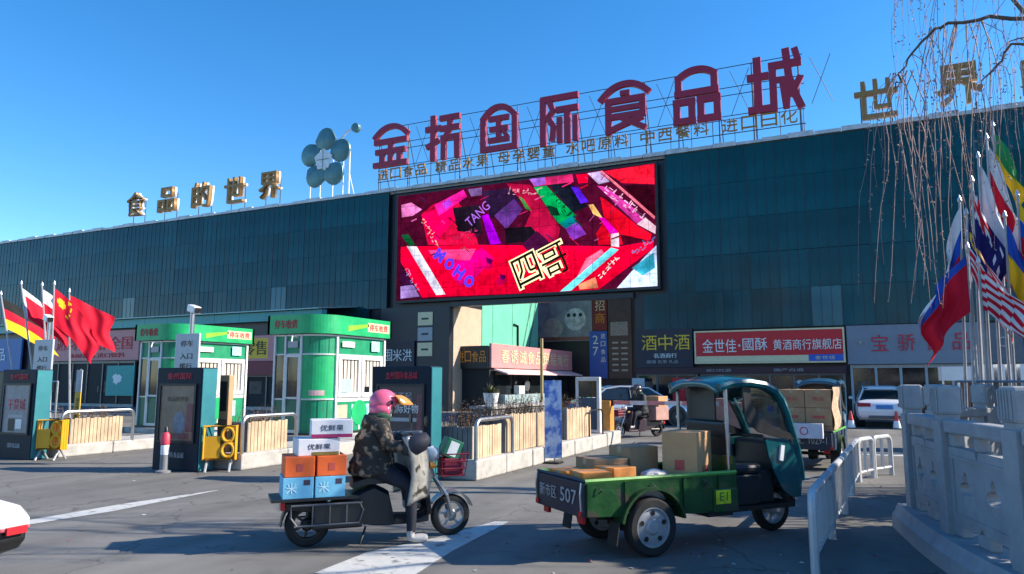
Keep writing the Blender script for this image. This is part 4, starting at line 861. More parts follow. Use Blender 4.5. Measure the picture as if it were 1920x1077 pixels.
flag('blue white and red flag at the right edge', (2.4, RB - .3, .3), (2.45, RB - .3, 4.0), 0, 1.3, .9, .97, .12, d_vert(FB, FW, FR), 19)
flag('plain red flag with a blue edge hanging lowest at the left of the right cluster', (1.5, RB - .75, .3), (1.6, RB - .75, 3.45), 188, 1.0, .85, .62, .16, lambda u, v: FB if v < .16 else FR, 23)
flag('dark red flag half hidden behind the long white one', (1.8, RB + .6, .3), (1.9, RB + .6, 4.3), -12, 1.2, .9, .9, .14, d_solid(FR), 24)
flag('blue and yellow flag behind the striped one', (2.1, RB - .1, .3), (2.2, RB - .1, 4.0), -12, 1.2, .9, .9, .14, lambda u, v: FB if v < .5 else FYL, 25)
fr = thing('flag_rack', 'concrete flag stand behind the stone balustrade', 'rack', (2.0, RB, 0))
MB().box(-.8, .9, -.9, .8, 0, .3).obj('base', CONC, fr, bevel=.02)
for z_ in (1.0, 1.6): MB().tube([(-.65, -.62, z_), (.8, -.62, z_)], .02, 6).obj('bar', STEEL, fr)

# ------------------------------------------------------------------ low white rail
RAILW = mat('rail white', (.47, .48, .5), .4, .1, .12, 6)
rl = thing('guard_rail', 'low white tubular rail running away beside the green three-wheeler', 'guard rail', (0, 0, 0))
pts = [(-.39, 6.75), (-.3, 8.35), (-.2, 9.95), (-.12, 11.55), (-.03, 13.1), (.2, 13.75), (.5, 14.35)]
for i, (p, q) in enumerate(zip(pts[:-1], pts[1:])):
    p, q = Vector((*p, 0)), Vector((*q, 0)); d = (q - p); L_ = d.length; d.normalize(); p = p + d * .03; q = q - d * .03; h_ = .66
    r_ = .1; ar = [(r_ - r_ * math.cos(R(a)), h_ - r_ + r_ * math.sin(R(a))) for a in range(0, 91, 18)]
    path = [p] + [p + d * a + Vector((0, 0, z)) for a, z in ar] + [q - d * a + Vector((0, 0, z)) for a, z in reversed(ar)] + [q]
    fr_ = MB().tube(path, .038, 8).obj('hoop', RAILW, rl, smooth=True)
    MB().tube([p + Vector((0, 0, .14)), q + Vector((0, 0, .14))], .024, 6).obj('lower_bar', RAILW, rl)
    n_ = 7 if i < 4 else 1
    for j in range(1, n_ + 1): c = p.lerp(q, j / (n_ + 1)); MB().tube([c + Vector((0, 0, .14)), c + Vector((0, 0, h_ - .02))], .02 if i < 4 else .03, 6).obj('bar', RAILW, rl)
# ------------------------------------------------------------------ stone balustrade
STONE = mat('grey stone', (.3, .31, .325), .75, 0, .16, 5, bump=.2, wear=((.26, .27, .29), 2.2, .6))
bal = thing('stone_balustrade', 'carved grey stone balustrade with pierced panels curving across the right corner', 'balustrade', (0, 0, 0))
run1 = [(.55, 9.15), (.75, 7.8), (1.08, 6.42), (1.62, 5.1), (2.4, 3.9), (3.4, 2.9)]
run2 = [(.9, 10.45), (1.55, 11.6), (2.4, 12.3), (3.4, 12.7)]
def quat(cx_, cz_, n_=32): return [(cx_ + (.1 + .03 * math.cos(4 * t)) * math.cos(t), cz_ + (.115 + .035 * math.cos(4 * t)) * math.sin(t)) for t in (2 * math.pi * i / n_ for i in range(n_))]
def rect_rays(cx_, cz_, x0, x1, z0, z1, n_=32):
    out = []
    for i in range(n_):
        t = 2 * math.pi * i / n_; c, s_ = math.cos(t), math.sin(t)
        k_ = min(((x1 - cx_) / c) if c > 1e-6 else ((x0 - cx_) / c) if c < -1e-6 else 9, ((z1 - cz_) / s_) if s_ > 1e-6 else ((z0 - cz_) / s_) if s_ < -1e-6 else 9)
        out.append((cx_ + c * k_, cz_ + s_ * k_))
    return out
bal2 = thing('stone_balustrade', 'farther stone balustrade leading back from the carved one to the flags', 'balustrade', (0, 0, 0))
for bal, bp in ((bal, run1), (bal2, run2)):
    for i, (x_, y_) in enumerate(bp):
        a_ = bp[max(i - 1, 0)]; c_ = bp[min(i + 1, len(bp) - 1)]; an = math.atan2(c_[1] - a_[1], c_[0] - a_[0])
        po = MB().cbox((0, 0, .72), (.2, .2, 1.06)).obj('post', STONE, bal, bevel=.012, loc=(x_, y_, 0), rot=(0, 0, an))
        MB().cbox((0, 0, 1.275), (.16, .16, .055)).obj('neck', STONE, po); MB().cbox((0, 0, 1.43), (.205, .205, .27)).obj('post_head', STONE, po, bevel=.03)
        for k_ in range(5): MB().cbox((-.08 + k_ * .04, -.105, 1.43), (.022, .012, .22)).obj('flute', STONE, po, bevel=.004)
        for k_ in range(5): MB().cbox((-.08 + k_ * .04, .105, 1.43), (.022, .012, .22)).obj('flute', STONE, po, bevel=.004)
    for i, (p, q) in enumerate(zip(bp[:-1], bp[1:])):
        d = Vector((q[0] - p[0], q[1] - p[1])); L_ = d.length; an = math.atan2(d.y, d.x); x0, x1 = .1, L_ - .1; kw = dict(loc=(*p, 0), rot=(0, 0, an))
        MB().box(x0, x1, -.08, .08, 1.14, 1.26).obj('top_rail', STONE, bal, bevel=.02, **kw)
        b = MB(); xm = (x0 + x1) / 2
        for a, c in ((x0, xm), (xm, x1)):
            cx_ = a + (c - a) * (.56 if a == x0 else .44); b.ring(rect_rays(cx_, .68, a, c, .36, 1.02), quat(cx_, .68), -.05, .05)
        pn = b.obj('pierced_panel', STONE, bal, **kw)
        for s_ in (-1, 1): MB().ring([(x0 + .09, .43), (x1 - .09, .43), (x1 - .09, .95), (x0 + .09, .95)], [(x0 + .115, .455), (x1 - .115, .455), (x1 - .115, .925), (x0 + .115, .925)], s_ * .051, s_ * .062).obj('moulding', STONE, pn)
        for xx in (x0 + .06, xm, x1 - .06):
            MB().box(xx - .05, xx + .05, -.045, .045, 1.02, 1.142).obj('baluster_block', STONE, bal, bevel=.015, **kw); MB().box(xx - .12, xx + .12, -.045, .045, .25, .362).obj('foot_block', STONE, bal, bevel=.015, **kw)
    fine = []
    for i in range(len(bp) - 1):
        for k_ in range(6):
            t = k_ / 6; p0, p1, p2, p3 = [Vector((*bp[min(max(j, 0), len(bp) - 1)], 0)) for j in (i - 1, i, i + 1, i + 2)]
            fine.append(.5 * ((2 * p1) + (p2 - p0) * t + (2 * p0 - 5 * p1 + 4 * p2 - p3) * t * t + (3 * p1 - p0 - 3 * p2 + p3) * t ** 3))
    fine = [fine[0] + (fine[0] - fine[3]) * .35] + fine
    rg = []
    for i, p in enumerate(fine):
        d = (fine[min(i + 1, len(fine) - 1)] - fine[max(i - 1, 0)]).normalized(); n_ = Vector((-d.y, d.x, 0)) * -1
        rg.append([p + n_ * a + Vector((0, 0, z)) for a, z in ((.24, 0), (.23, .14), (.2, .18), (.17, .25), (-.17, .25), (-.2, .18), (-.23, .14), (-.24, 0))])
    MB().loft(rg).obj('plinth', STONE, bal)
# ------------------------------------------------------------------ bare willow
BARK = mat('willow bark', (.12, .085, .065), .9, 0, .3, 8, bump=.4)
TW = mat('willow twig', (.3, .2, .19), .8, 0, .3, 8)
def willow(label, loc, seed, dense, thick, sc_=1.0):
    wl = thing('willow_tree', label, 'tree', loc)
    MB().tube([(0, 0, -.02), (.05, 0, .6), (-.05, .05, 1.8), (.02, 0, 3.0), (.05, .05, 4.2)], [.3, .24, .2, .18, .13], 12).obj('trunk', BARK, wl, smooth=True)
    rw = random.Random(seed); lb = MB(); tb_ = MB(); bud = MB()
    limbs = [[(0, 0, 3.6), (-.7, -.1, 4.9), (-1.6, -.15, 5.75), (-2.4, -.15, 5.85), (-2.85, -.12, 5.55), (-3.0, -.1, 5.1)],
             [(0, 0, 3.2), (-.8, .3, 4.9), (-1.7, .4, 6.3), (-2.4, .5, 6.9), (-2.8, .5, 6.9)], [(0, 0, 4.1), (-.6, .2, 5.8), (-1.2, .3, 7.0), (-1.8, .2, 7.4), (-2.3, 0, 7.2)],
             [(0, 0, 4.0), (-.9, -.6, 5.4), (-1.7, -1.1, 6.2), (-2.3, -1.5, 6.5)], [(0, 0, 4.0), (.5, -.7, 5.6), (.7, -1.5, 6.4), (.6, -2.4, 6.4)], [(0, 0, 4.1), (.7, .6, 5.8), (1.3, 1.2, 6.8), (1.6, 1.8, 6.8)],
             [(0, 0, 4.1), (-.3, 1.0, 5.6), (-.8, 1.9, 6.5), (-1.3, 2.6, 6.6)], [(0, 0, 4.1), (.2, .1, 6), (.1, 0, 7.4), (-.2, -.1, 8.2)], [(0, 0, 3.7), (-.7, -.5, 4.7), (-1.3, -.8, 5.2), (-1.9, -.7, 5.2), (-2.2, -.6, 4.9)]]
    def strand(p, d, l_, r0=.006):
        pts_ = [p]; v = d
        for s_ in range(7):
            v = (v * .55 + Vector((rw.gauss(0, .16), rw.gauss(0, .16), -.75 - .1 * s_))).normalized(); pts_.append(pts_[-1] + v * l_ / 7)
        tb_.tube(pts_, [r0 * (1 - .1 * k_) for k_ in range(8)], 3, cap=False)
        for k_ in range(int(l_ * 6)):
            i = rw.randrange(1, 7); c = pts_[i].lerp(pts_[i + 1] if i < 7 else pts_[i], rw.random()); s_ = rw.uniform(.012, .03); e = Vector((rw.gauss(0, 1), rw.gauss(0, 1), rw.gauss(-.6, .6))).normalized() * s_ * 1.7; f = e.cross(Vector((rw.gauss(0, 1), rw.gauss(0, 1), .3))).normalized() * s_ * .4
            bud.add([c, c + e * .5 + f, c + e, c + e * .5 - f], [(0, 1, 2, 3)])
    for li, lm in enumerate(limbs):
        P_ = [Vector(p) for p in lm]; fin = []
        for i in range(len(P_) - 1):
            for k_ in range(6): fin.append(P_[i].lerp(P_[i + 1], k_ / 6) + Vector((rw.gauss(0, .02), rw.gauss(0, .02), rw.gauss(0, .02))))
        fin.append(P_[-1]); n_ = len(fin)
        lb.tube(fin, [.032 * (1 - k_ / n_) ** 1.1 + .007 for k_ in range(n_)], 7)
        for k_ in range(dense if li != 8 else 40):
            c = fin[rw.randrange(max(2, n_ // 4), n_)]; strand(c, Vector((rw.gauss(-.3, .7), rw.gauss(0, .6), rw.uniform(0, .8))), rw.uniform(.7, 2.2) if rw.random() < .8 else rw.uniform(2, 3.0), rw.choice((.004, .005, .007)) * thick)
    for k_ in range(10 if thick < 1 else 0):
        strand(Vector((-2.9 + .09 * rw.gauss(0, 1), -.1, 5.35)), Vector((-.2, 0, .1)), rw.uniform(1.4, 3.1), .008)
    for k_ in range(14 if thick < 1 else 0): strand(Vector((-2.35 + .25 * rw.gauss(0, 1), -.1, 5.85)), Vector((-.1, 0, .1)), rw.uniform(2.0, 3.6), .008)
    lb.obj('limb', BARK, wl, smooth=True); tb_.obj('twigs', TW, wl, kind='stuff', fix=False); bud.obj('buds', TW, wl, kind='stuff', fix=False)
    wl.scale = (sc_,) * 3
willow('bare willow with hanging twigs reaching in from the right edge', (3.65, 9.7, 0), 5, 30, .8)
def juniper(label, loc, h_, r_, seed, n_):  # unseen trees added to cast shade on the green three-wheeler and its lane
    t = thing('added_juniper', label, 'tree', loc); rj = random.Random(seed)
    MB().tube([(0, 0, -.02), (.03, 0, h_ * .4), (0, .02, h_ * .8)], [.14, .1, .04], 10).obj('trunk', BARK, t, smooth=True)
    b = MB()
    for i in range(n_):
        z_ = rj.uniform(.5, h_); k_ = z_ / h_; rad = r_ * (min(1, k_ * 3.5) * (1 - max(0, k_ - .45) ** 2 * 2.6)) * (.9 + .18 * math.sin(z_ * 9 + seed)); a = rj.uniform(0, 6.283); q = rad * math.sqrt(rj.uniform(.15, 1))
        c = Vector((q * math.cos(a), q * math.sin(a), z_)); d = Vector((math.cos(a) * .5 + rj.gauss(0, .4), math.sin(a) * .5 + rj.gauss(0, .4), rj.uniform(.2, 1))).normalized() * rj.uniform(.1, .22); e = d.cross(Vector((rj.gauss(0, 1), rj.gauss(0, 1), rj.gauss(0, 1)))).normalized() * .045
        b.add([c, c + d * .5 + e, c + d, c + d * .5 - e], [(0, 1, 2, 3)])
    b.obj('crown', mat('juniper green', (.035, .07, .03), .8, 0, .4, 3), t, fix=False)
juniper('dense dark juniper added beyond the right edge to shade the three-wheeler', (3.5, 9.3, 0), 3.75, 1.45, 3, 6000)
juniper('slimmer juniper added beyond the right edge to shade the lane and rail', (3.9, 12.4, 0), 4.4, 1.15, 6, 5000)
# ------------------------------------------------------------------ things behind the balustrade
wv = thing('market_stall', 'white topped stall seen over the stone balustrade', 'stall', (2.2, 20, 0))
MB().box(-.32, .42, 0, .8, 1.62, 1.95).obj('awning', WHITE, wv)
for x_ in (-.3, .4): MB().tube([(x_, .05, 0), (x_, .05, 1.62)], .025, 6).obj('post', STEEL, wv)
for z_ in (.4, .8, 1.2): MB().box(-.28, .38, .1, .7, z_, z_ + .05).obj('shelf', SHELF, wv)
rk = thing('wire_rack', 'rusty brown wire rack with pale posts behind the balustrade', 'rack', (2.42, 19.2, 0))
for i in range(9): MB().tube([(-.25 + i * .065, 0, .3), (-.25 + i * .065, 0, 1.55)], .012, 5).obj('wire', mat('rust', (.16, .06, .04), .8), rk)
for z_ in (.4, .7, 1.0, 1.3, 1.55): MB().tube([(-.27, 0, z_), (.3, 0, z_)], .012, 5).obj('cross_wire', mat('rust', (.16, .06, .04)), rk)
for x_ in (-.3, .33): MB().tube([(x_, 0, 0), (x_, 0, 1.62)], .03, 6).obj('post', WHITE, rk)
lk = thing('striped_stall', 'stall with a white striped awning at the right edge', 'stall', (3.2, 20.2, 0))
for i in range(6): MB().box(-.4 + i * .22, -.26 + i * .22, -.1, .7, 1.62, 2.0).obj('awning_strip', WHITE, lk)
MB().box(-.42, .95, .0, .72, 1.58, 1.62).obj('awning_frame', STEEL, lk)
for x_ in (-.4, .9): MB().tube([(x_, .05, 0), (x_, .05, 1.6)], .03, 6).obj('post', STEEL, lk)
MB().box(-.4, .9, .1, .6, 0, .9).obj('counter', GREYP, lk)
# ------------------------------------------------------------------ town behind the viewer, mirrored in the glass
def block(label, x0, x1, y, h_, col, n):
    t = thing('apartment_block', label, 'building', (x0, y, 0)); w_ = x1 - x0; m = mat('render ' + str(col), col, .85, 0, .12, .3)
    MB().box(0, w_, -12, 0, 0, h_).obj('wall', m, t); MB().box(-.3, w_ + .3, -12.3, .3, h_, h_ + .5).obj('roof', GREYP, t)
    fl = int(h_ / 3)
    for i in range(n):
        for j in range(fl): MB().box((i + .25) * w_ / n, (i + .75) * w_ / n, -.05, .06, j * 3 + 1, j * 3 + 2.5).obj('window', GLASSD, t)
block('sand coloured apartment block mirrored left in the glass facade', -46, -26, -95, 22, (.5, .42, .33), 6)
block('pale apartment tower mirrored in the middle of the glass facade', -20, -14, -92, 27, (.6, .55, .48), 3)
block('tan apartment block mirrored beside the pale tower', -12, -2, -95, 19, (.48, .38, .3), 4)
block('cream apartment block mirrored right in the glass facade', 1, 5, -92, 23, (.58, .5, .42), 2)
# ------------------------------------------------------------------ vehicles
def wheel(parent, c, r, w_, name='wheel', rimm=STEEL, spokes=5, holes=0, hub=.3, tread=True):
    """wheel on a y axle: tyre > rim, spokes"""
    t = MB().lathe([(r * .68, -w_ / 2), (r * .9, -w_ / 2), (r * .97, -w_ * .38), (r, -w_ * .2), (r, w_ * .2), (r * .97, w_ * .38), (r * .9, w_ / 2), (r * .68, w_ / 2), (r * .68, -w_ / 2)], 32, axis='y').obj(name, RUBBER, parent, smooth=True, loc=c)
    MB().lathe([(r * .7, -w_ * .46), (r * .62, -w_ * .46), (r * .58, -w_ * .2), (r * .58, w_ * .2), (r * .62, w_ * .46), (r * .7, w_ * .46)], 32, axis='y').obj('rim', rimm, t, smooth=True)
    MB().lathe([(0, -w_ * .52), (r * hub * .7, -w_ * .5), (r * hub, -w_ * .3), (r * hub, w_ * .3), (r * hub * .7, w_ * .5), (0, w_ * .52)], 16, axis='y').obj('hub', rimm, t, smooth=True)
    b = MB()
    if holes:
        b.lathe([(r * .2, -w_ * .3), (r * .45, -w_ * .38), (r * .62, -w_ * .25)], 32, axis='y'); b.lathe([(r * .2, w_ * .3), (r * .45, w_ * .38), (r * .62, w_ * .25)], 32, axis='y')
        for k_ in range(holes):
            a = 2 * math.pi * k_ / holes + .3
            for s_ in (-1, 1): MB().lathe([(0, s_ * w_ * .4), (r * .09, s_ * w_ * .4)], 10, (r * .47 * math.cos(a), 0, r * .47 * math.sin(a)), 'y').obj('vent_hole', BLACK, t)
    else:
        for k_ in range(spokes):
            a = 2 * math.pi * k_ / spokes + .4; b.cbox((r * .42 * math.cos(a), 0, r * .42 * math.sin(a)), (r * .45, w_ * .3, r * .12), (0, -a, 0))
    b.obj('spokes' if not holes else 'disc', rimm, t, smooth=bool(holes))
    return t
TYREC = mat('wheel grey', (.34, .35, .37), .45, .3, .15, 8)
CABT = mat('cab teal', (.004, .088, .1), .25, 0, .1, 3, coat=.6)
BEDG = mat('bed green', (.009, .062, .012), .38, 0, .3, 4, coat=.25, wear=((.05, .045, .03), 4, .56), bump=.25)
TAILN = mat('tailgate navy', (.012, .016, .035), .45, 0, .2, 4)
CLEAR = bpy.data.materials.new('clear plastic'); CLEAR.use_nodes = True
_n = CLEAR.node_tree; _b = _n.nodes['Principled BSDF']; _t = _n.nodes.new('ShaderNodeBsdfTransparent'); _t.inputs[0].default_value = (.72, .74, .76, 1); _g = _n.nodes.new('ShaderNodeBsdfGlossy'); _g.inputs['Roughness'].default_value = .12; _x = _n.nodes.new('ShaderNodeMixShader'); _x.inputs[0].default_value = .1
_n.links.new(_t.outputs[0], _x.inputs[1]); _n.links.new(_g.outputs[0], _x.inputs[2]); _n.links.new(_x.outputs[0], _n.nodes['Material Output'].inputs[0])
def tricycle(label, loc, rz, plate, green=BEDG, cab=CABT, tail=TAILN, sticker=True):
    t = thing('cargo_tricycle', label, 'three-wheeler', loc, rz); W = .455
    # bed
    MB().box(.03, 1.68, -W + .02, W - .02, .44, .48).obj('bed_floor', DARKSTEEL, t)
    for s_ in (-1, 1):
        y0, y1 = (s_ * W, s_ * (W - .03))
        arch = [(x_, z_) for x_, z_ in [(.69 + .34 * math.cos(R(a)), .27 + .33 * math.sin(R(a))) for a in range(160, 15, -12)]]
        sp = MB().prism([(.0, .70), (.0, .4), (.34, .38)] + arch + [(1.04, .36), (1.3, .34), (1.68, .36), (1.72, .7)], y0, y1).obj('side_panel', green, t, bevel=.006)
        MB().tube([(-.01, s_ * (W - .01), .71), (1.72, s_ * (W - .01), .71)], .022, 6).obj('top_rail', mat('rail green', (.1, .34, .05), .4, 0, .15, 5), sp)
        for x_ in (.02, .42, 1.08, 1.5): MB().cbox((x_, s_ * (W + .008), .55), (.035, .02, .28)).obj('stake', green, sp)
        MB().prism([(.69 + .36 * math.cos(R(a)), .27 + .36 * math.sin(R(a))) for a in range(170, 9, -10)] + [(.69 + .335 * math.cos(R(a)), .27 + .335 * math.sin(R(a))) for a in range(10, 171, 10)], s_ * (W + .07), s_ * (W - .1)).obj('fender', mat('fender green', (.012, .05, .012), .45), t)
        MB().box(.28, 1.75, s_ * .2 - .025, s_ * .2 + .025, .34, .40).obj('chassis_rail', DARKSTEEL, t)
        MB().cbox((.02, s_ * .33, .36), (.03, .1, .06)).obj('tail_light', mat('tail red', (.4, .01, .01), .3), t)
    tg = MB().box(-.035, 0, -W, W, .395, .70).obj('tailgate', tail, t, bevel=.006)
    MB().tube([(-.018, -W, .715), (-.018, W, .715)], .016, 6).obj('tailgate_rail', tail, tg)
    text(plate[0], .34, .12, GREYP, tg, (-.04, .2, .56), (R(90), 0, R(-90)), ext=.004); text(plate[1], .3, .13, GREYP, tg, (-.04, -.2, .56), (R(90), 0, R(-90)), ext=.004)
    for s_ in (-1, 1):
        MB().cbox((.3, s_ * (W - .03), .24), (.012, .16, .2), (0, R(10), 0)).obj('mud_flap', RUBBER, t)
        MB().tube([(.2, s_ * .3, .36), (.45, s_ * .3, .33), (.69, s_ * .3, .31), (.95, s_ * .3, .33), (1.2, s_ * .3, .36)], .018, 6).obj('leaf_spring', DARKSTEEL, t)
        MB().cbox((-.045, s_ * .42, .43), (.014, .05, .05)).obj('reflector', mat('reflector', (.5, .02, .02), .2), t)
        for x_ in (.12, .7, 1.3): MB().tube([(x_, s_ * (W + .012), .66), (x_ + .03, s_ * (W + .035), .63), (x_, s_ * (W + .012), .6)], .007, 5).obj('rope_hook', DARKSTEEL, t)
    MB().tube([(1.7, -.2, .42), (1.2, -.16, .34), (.8, -.12, .33), (.05, -.3, .38)], .009, 5).obj('wiring', BLACK, t)
    for y_ in (-.435, .435): MB().tube([(-.04, y_, .44), (-.05, y_, .6), (-.035, y_, .7)], .01, 5).obj('tailgate_latch', STEEL, t)
    MB().box(1.69, 1.73, -W + .01, W - .01, .44, .86).obj('front_board', green, t)
    MB().tube([(.69, -.42, .27), (.69, .42, .27)], .03, 8).obj('rear_axle', DARKSTEEL, t); MB().lathe([(0, -.1), (.1, -.08), (.12, 0), (.1, .08), (0, .1)], 14, (.69, 0, .27), 'y').obj('differential', DARKSTEEL, t)
    for s_ in (-1, 1): wheel(t, (.69, s_ * (W - .02), .27), .27, .13, rimm=TYREC, holes=5)
    wheel(t, (2.58, 0, .24), .24, .1, rimm=TYREC, spokes=6)
    bx_ = MB().box(1.36, 1.66, -W + .0, -W + .2, .30, .36).obj('step', DARKSTEEL, t)
    tl = MB().box(1.42, 1.72, -W - .02, -.1, .34, .56).obj('tool_box', green, t, bevel=.01)
    if sticker: MB().box(1.44, 1.62, -W - .027, -W - .021, .42, .55).obj('sticker', mat('sticker lime', (.6, .65, .02), .5, 0, .3, 12), tl); text('E1', .1, .08, mat('sticker green', (.05, .2, .02)), tl, (1.53, -W - .029, .49), FRONT, ext=.002)
    # cab floor, seat, controls
    MB().box(1.72, 2.6, -.34, .34, .30, .35).obj('cab_floor', DARKSTEEL, t)
    MB().box(1.74, 2.12, -.34, .34, .35, .66).obj('seat_base', BLACK, t, bevel=.02); MB().box(1.76, 2.16, -.35, .35, .66, .76).obj('seat', BLACK, t, bevel=.035); MB().cbox((1.77, 0, 1.0), (.09, .62, .4), (0, R(-8), 0)).obj('backrest', BLACK, t, bevel=.03)
    MB().tube([(2.58, 0, .24), (2.5, 0, .62), (2.4, 0, .98)], .035, 8).obj('fork', DARKSTEEL, t); MB().tube([(2.26, -.3, 1.0), (2.38, -.14, 1.02), (2.38, .14, 1.02), (2.26, .3, 1.0)], .016, 7).obj('handlebar', BLACK, t)
    MB().box(2.36, 2.58, -.3, .3, .5, .98).obj('dashboard', BLACK, t, bevel=.04); MB().cbox((2.25, -.1, .52), (.22, .4, .34)).obj('battery_box', BLACK, t, bevel=.02)
    MB().cbox((2.42, -.34, .86), (.05, .07, .16), (0, .2, 0)).obj('hang_tag', WHITE, t)
    # roof and nose shell
    X = lambda x_: 1.56 + (x_ - 1.32) * .67
    prof = [(1.32, 1.56), (1.36, 1.61), (1.6, 1.655), (1.95, 1.665), (2.25, 1.64), (2.48, 1.575), (2.62, 1.48), (2.74, 1.33), (2.85, 1.14), (2.95, .98), (3.02, .82), (3.05, .64), (3.02, .48), (2.95, .40)]
    prof = [(X(a), b) for a, b in prof]
    def halfw(x_, z_): return .39 if x_ < 2.3 else .39 - .07 * ((x_ - 2.3) / .42) ** 1.5
    def shell(i0, i1, name, m, yi=None):
        rg_ = []
        for x_, z_ in prof[i0:i1 + 1]:
            h_ = halfw(x_, z_); rg_.append([(x_ - .05 * abs(f) ** 5 if z_ < 1.5 else x_, f * h_, z_ - (.085 * abs(f) ** 3 if z_ > 1.3 else .0)) for f in [k_ / 8 for k_ in range(-8, 9)]])
        o_ = MB().loft(rg_, close=False, caps=False).obj(name, m, t, smooth=True); sm = o_.modifiers.new('solid', 'SOLIDIFY'); sm.thickness = .05 if name == 'roof' else .025; return o_
    shell(0, 6, 'roof', cab); shell(9, 13, 'nose', cab)
    ws = shell(6, 9, 'windscreen', CLEAR)
    for s_ in (-1, 1):
        # windscreen pillar and roof edge
        MB().tube([(x_, s_ * halfw(x_, z_), z_ - .075) for x_, z_ in prof[1:12]], [.045] * 11, 8).obj('edge_tube', cab, t, smooth=True)
        outer = [(1.84, 1.6), (2.2, 1.6), (2.55, 1.5), (2.72, 1.3), (2.93, .98), (2.5, 1.02), (2.15, 1.08), (1.9, 1.2)]
        outer = [(X(a), b) for a, b in outer]
        inner = [(2.0, 1.53), (2.22, 1.53), (2.5, 1.44), (2.65, 1.27), (2.83, 1.05), (2.5, 1.12), (2.2, 1.2), (2.02, 1.38)]
        inner = [(X(a), b) for a, b in inner]
        dr = MB().ring(outer, inner, s_ * .38, s_ * .36).obj('side_window', BLACK, t); MB().prism(inner, s_ * .372, s_ * .366).obj('pane', CLEAR, dr)
        MB().prism([(X(a), b) for a, b in ((2.3, 1.0), (2.94, .98), (3.02, .8), (3.03, .6), (2.98, .4), (2.8, .4), (2.62, .48), (2.46, .66), (2.36, .82))], s_ * .355, s_ * .335).obj('leg_shield', cab, t)
        MB().tube([(1.7, s_ * .385, .42), (1.68, s_ * .385, 1.6)], .02, 7).obj('roof_post', STEEL, t); MB().tube([(1.68, s_ * .385, 1.58), (1.68, s_ * .385, 1.59)], .02, 6).obj('post_cap', STEEL, t)
    MB().box(1.7, 1.73, -.37, .37, 1.0, 1.04).obj('rear_bar', DARKSTEEL, t)
    MB().prism([(1.78, .88), (1.8, .88), (1.8, 1.55), (1.78, 1.55)], -.1, .36).obj('rear_curtain', BLACK, t)
    MB().prism(arc(2.58, .24, .3, 10, 175, 12) + arc(2.58, .24, .275, 175, 10, 12), -.08, .08).obj('front_fender', BLACK, t)
    MB().lathe([(0, 0), (.07, .0), (.075, .05), (0, .06)], 14, (2.71, 0, .72), 'x').obj('headlight', WHITE, t)
    return t
tri = tricycle('green cargo three-wheeler with a teal cab in the foreground', (-2.57, 6.54, 0), R(50), ('新市区', '507'))
def on(t_loc, rz, x_, y_, z_): return (t_loc[0] + math.cos(rz) * x_ - math.sin(rz) * y_, t_loc[1] + math.sin(rz) * x_ + math.cos(rz) * y_, z_)
def carton(label, loc, rz, sx, sy, sz, m=CARD, prints=(), tape=True, tilt=(0, 0), name='cardboard_box', group=None):
    t = thing(name, label, 'box', loc, rz, group); t.rotation_euler = (tilt[0], tilt[1], rz)
    MB().box(-sx / 2, sx / 2, -sy / 2, sy / 2, 0, sz).obj('carton', m, t, bevel=.006)
    if tape: MB().box(-sx / 2 - .002, sx / 2 + .002, -.03, .03, sz - .06, sz + .002).obj('tape', mat('tape', (.45, .33, .2), .3, 0, .1, 6), t)
    for f, s_, u, v, w_, h_, m_ in prints:
        if f == 'f': loc_, rt_ = (u, -sy / 2 - .002, v), FRONT
        elif f == 'r': loc_, rt_ = (sx / 2 + .002, u, v), SIDE
        else: loc_, rt_ = (-sx / 2 - .002, u, v), (R(90), 0, R(-90))
        if s_ == '#':
            if f == 'f': MB().box(u - w_ / 2, u + w_ / 2, -sy / 2 - .003, -sy / 2 - .0005, v - h_ / 2, v + h_ / 2).obj('print', m_, t)
            else: x_ = (sx / 2 + .0005) * (1 if f == 'r' else -1); MB().box(min(x_, x_ * 1.006), max(x_, x_ * 1.006), u - w_ / 2, u + w_ / 2, v - h_ / 2, v + h_ / 2).obj('print', m_, t)
        else: text(s_, w_, h_, m_, t, loc_, rt_, ext=.002)
    return t
TL, TR = (-2.57, 6.54), R(50)
RP = mat('carton red print', (.55, .08, .06), .7)
carton('tall cardboard carton with red print standing in the green three-wheeler', on(TL, TR, 1.38, -.13, .48), TR + R(-58), .36, .44, .62, CARD2, [('r', '#', 0, .14, .22, .07, RP), ('r', '易碎', 0, .25, .18, .08, RP), ('f', '#', .0, .3, .1, .1, RP)])
carton('low wide carton behind the tall one in the green three-wheeler', on(TL, TR, .98, .24, .48), TR + R(4), .36, .36, .46, CARD, [('l', '#', 0, .17, .2, .06, RP)])
carton('wide brown carton at the far side of the green three-wheeler bed', on(TL, TR, .58, .22, .48), TR + R(-3), .38, .4, .36, CARD, [])
for i, (x_, y_, a, sx, m_) in enumerate(((.18, .14, 4, .3, 'card orange'), (.2, -.2, -5, .3, 'card orange'), (.52, -.12, 8, .28, 'card orange'))):
    carton(('flat orange carton by the tailgate of the green three-wheeler, far side', 'flat orange carton by the tailgate of the green three-wheeler, near side', 'flat orange carton in the middle of the green three-wheeler bed')[i], on(TL, TR, x_, y_, .48), TR + R(a), sx, .3, .27 + .02 * i, mat(m_, (.7, .25, .05), .7, 0, .2, 6), [('f', '#', 0, .12, .12, .06, RP)])
bg_ = thing('plastic_bag', 'crumpled pale plastic bag in the green three-wheeler bed', 'bag', on(TL, TR, .88, -.25, .48), TR)
rb_ = random.Random(4); rg = []
for k_, (r_, z_) in enumerate(((.12, 0), (.17, .08), (.16, .17), (.1, .25), (.03, .28))): rg.append([(r_ * 1.2 * math.cos(R(a)) * rb_.uniform(.8, 1.15), r_ * .8 * math.sin(R(a)) * rb_.uniform(.8, 1.15), z_) for a in range(0, 360, 24)])
MB().loft(rg).obj('bag', mat('bag film', (.55, .5, .48), .35, 0, .25, 12), bg_)
